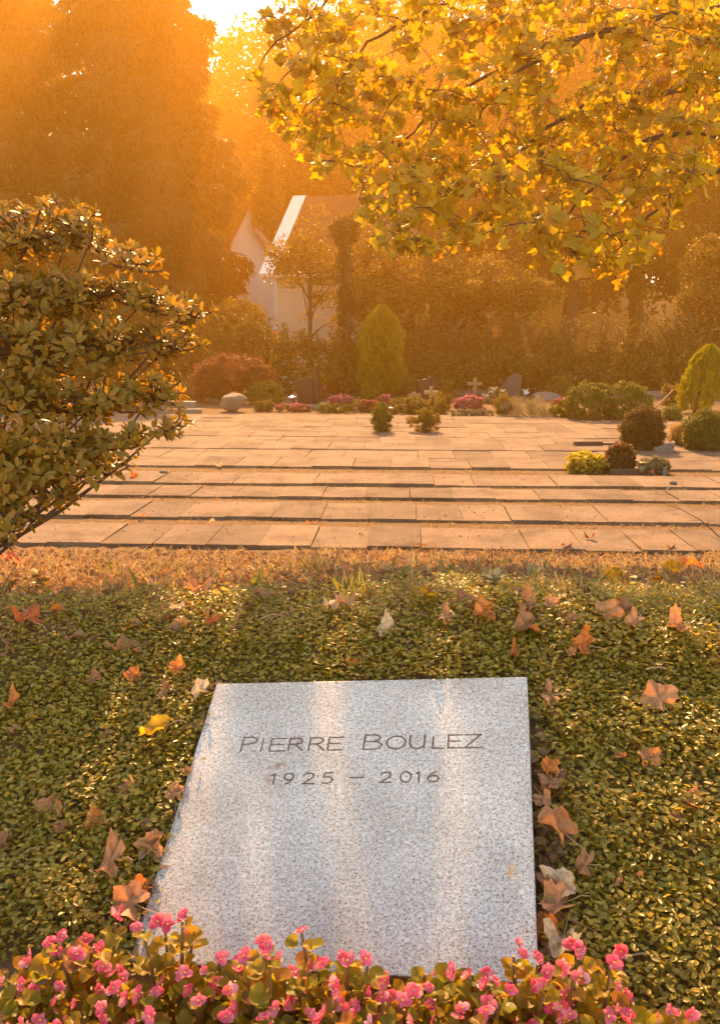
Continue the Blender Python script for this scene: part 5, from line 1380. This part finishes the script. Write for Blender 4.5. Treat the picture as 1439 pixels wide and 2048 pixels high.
def begonia(px, Y, h, lab, seed, nst=6, spread=.085, nfl=9):
    q = np.random.default_rng(seed)
    X = (px - 719.5) / F_PX * (Y * .985 + .28)
    b_ = np.array([X, Y, min(float(ground_z(X, Y)), .62)])
    if bool(in_stone(b_[None], .02)[0]): b_[2] = .52
    root = empty('begonia', b_, lab, 'begonia', 'pink begonias in front of the stone')
    for i in range(nst):
        a_ = i * 2.4 + q.uniform(-.4, .4); r = spread * math.sqrt((i + .4) / nst) * q.uniform(.8, 1.2)
        hh = h * q.uniform(.62, 1.12)
        tip = np.array([math.cos(a_) * r, math.sin(a_) * r * .8, hh])
        MB().tube([(tip[0] * .3, tip[1] * .3, -.02), tip * [.7, .7, .5], tip], [.005, .0045, .003], 5).build('stem', M_begstem, root, world_coords=False)
        for j in range(11):
            u = .25 + .72 * (j + q.random()) / 11; aa = j * 2.4 + q.uniform(-.5, .5)
            p = tip * [.3 + .7 * u, .3 + .7 * u, u]
            d = np.array([math.cos(aa), math.sin(aa), q.uniform(-.1, .8)])
            nr = unit(np.array([math.cos(aa) * -.2 + q.normal() * .35, math.sin(aa) * -.2 + q.normal() * .35 - .1, .8]))
            o = bpy.data.objects.new('leaf', BL[q.integers(4)]); COL.objects.link(o); o.parent = root
            o.matrix_basis = frame_matrix(p + unit(d) * .008, d, nr, q.uniform(.038, .062) * (1.15 - .5 * u))
        for j in range(int(round(nfl / nst + q.uniform(-.3, .6)))):
            fd = unit(np.array([q.normal() * .6, -.55 + q.normal() * .4, .55 + q.normal() * .25]))
            p = tip + np.array([q.normal() * .016, q.normal() * .014 - .004, q.uniform(.002, .028)])
            o = bpy.data.objects.new('flower', BF[q.integers(5)]); COL.objects.link(o); o.parent = root
            up3 = unit(np.cross(fd, [q.normal(), q.normal(), q.normal()]))
            s = q.uniform(.022, .036)
            o.matrix_basis = frame_matrix(p, up3, fd, s)
            c = bpy.data.objects.new('flower_centre', BCm); COL.objects.link(c); c.parent = o; c.location = (0, 0, .07)
BEG = [ # (pixel x, distance, height, label)
    (70, 1.50, .19, 'begonia with a dense salmon flower head at the far left, rear row'), (195, 1.56, .21, 'begonia with three pink blooms left of the stone corner'), (350, 1.53, .25, 'tall begonia overlapping the lower left corner of the stone'),
    (455, 1.47, .19, 'begonia in the rear row, second from the lower left stone corner'), (548, 1.46, .25, 'begonia with two pointed shoots in front of the stone, left of middle'), (675, 1.44, .285, 'tallest begonia shoot in front of the middle of the stone'),
    (805, 1.42, .245, 'begonia with many pink blooms right of the tallest shoot'), (925, 1.40, .215, 'lower begonia in front of the stone, right of middle'), (1045, 1.40, .225, 'begonia at the lower right corner of the stone'),
    (1190, 1.40, .20, 'begonia with orange edged leaves right of the stone'), (1310, 1.36, .15, 'begonia in the rear row near the right edge'), (1425, 1.31, .13, 'begonia at the far right edge of the bed'),
    (10, 1.36, .17, 'front begonia cut by the left edge'), (150, 1.36, .17, 'front begonia second from the left edge'), (300, 1.36, .17, 'front begonia below the tall left one'), (430, 1.32, .17, 'front begonia left of the bed middle'),
    (565, 1.30, .17, 'front begonia just left of the bed middle'), (700, 1.30, .17, 'front begonia at the bed middle'), (840, 1.28, .165, 'front begonia with a large pale pink bloom right of middle'), (975, 1.28, .165, 'front begonia with a cluster of bright pink blooms'),
    (1110, 1.28, .16, 'front begonia below the stone corner, right'), (1240, 1.26, .15, 'front begonia second from the right edge'), (1370, 1.24, .14, 'front begonia at the right edge'),
    (-110, 1.42, .17, 'begonia just past the left end of the bed'), (1530, 1.28, .14, 'begonia just past the right end of the bed'), (130, 1.44, .17, 'begonia behind the second front one at the left'), (270, 1.45, .19, 'begonia at the very corner of the stone, lower left'), (615, 1.39, .195, 'begonia between the pointed shoots and the tallest shoot'), (745, 1.38, .20, 'begonia right below the tallest shoot'), (985, 1.36, .19, 'begonia between two low ones near the lower right stone corner'), (1120, 1.38, .15, 'begonia just right of the lower right stone corner'),
]
for i, (px, Y, h, lab) in enumerate(BEG):
    begonia(px, Y, h, lab, 300 + i, nst=7 if h < .2 else 6, spread=.10 if Y < 1.38 else .085, nfl=9)

# ------------------------------------------------------------------ warm haze volume, added to stand in for the lens flare veil
hz = MB().box((0, 54, 17), (190, 140, 37)).build('haze', None)
hz['kind'] = 'stuff'; hz['label'] = 'warm sunlit haze added in place of the lens flare veil'; hz['category'] = 'haze'
hm_ = bpy.data.materials.new('haze'); hm_.use_nodes = True
hn = hm_.node_tree; hn.nodes.remove(hn.nodes['Principled BSDF'])
pv = hn.nodes.new('ShaderNodeVolumePrincipled')
pv.inputs['Color'].default_value = (*HAZE_COL, 1)
pv.inputs['Density'].default_value = HAZE_DENSITY
pv.inputs['Anisotropy'].default_value = HAZE_G
hn.links.new(pv.outputs[0], hn.nodes['Material Output'].inputs['Volume'])
hz.data.materials.append(hm_)
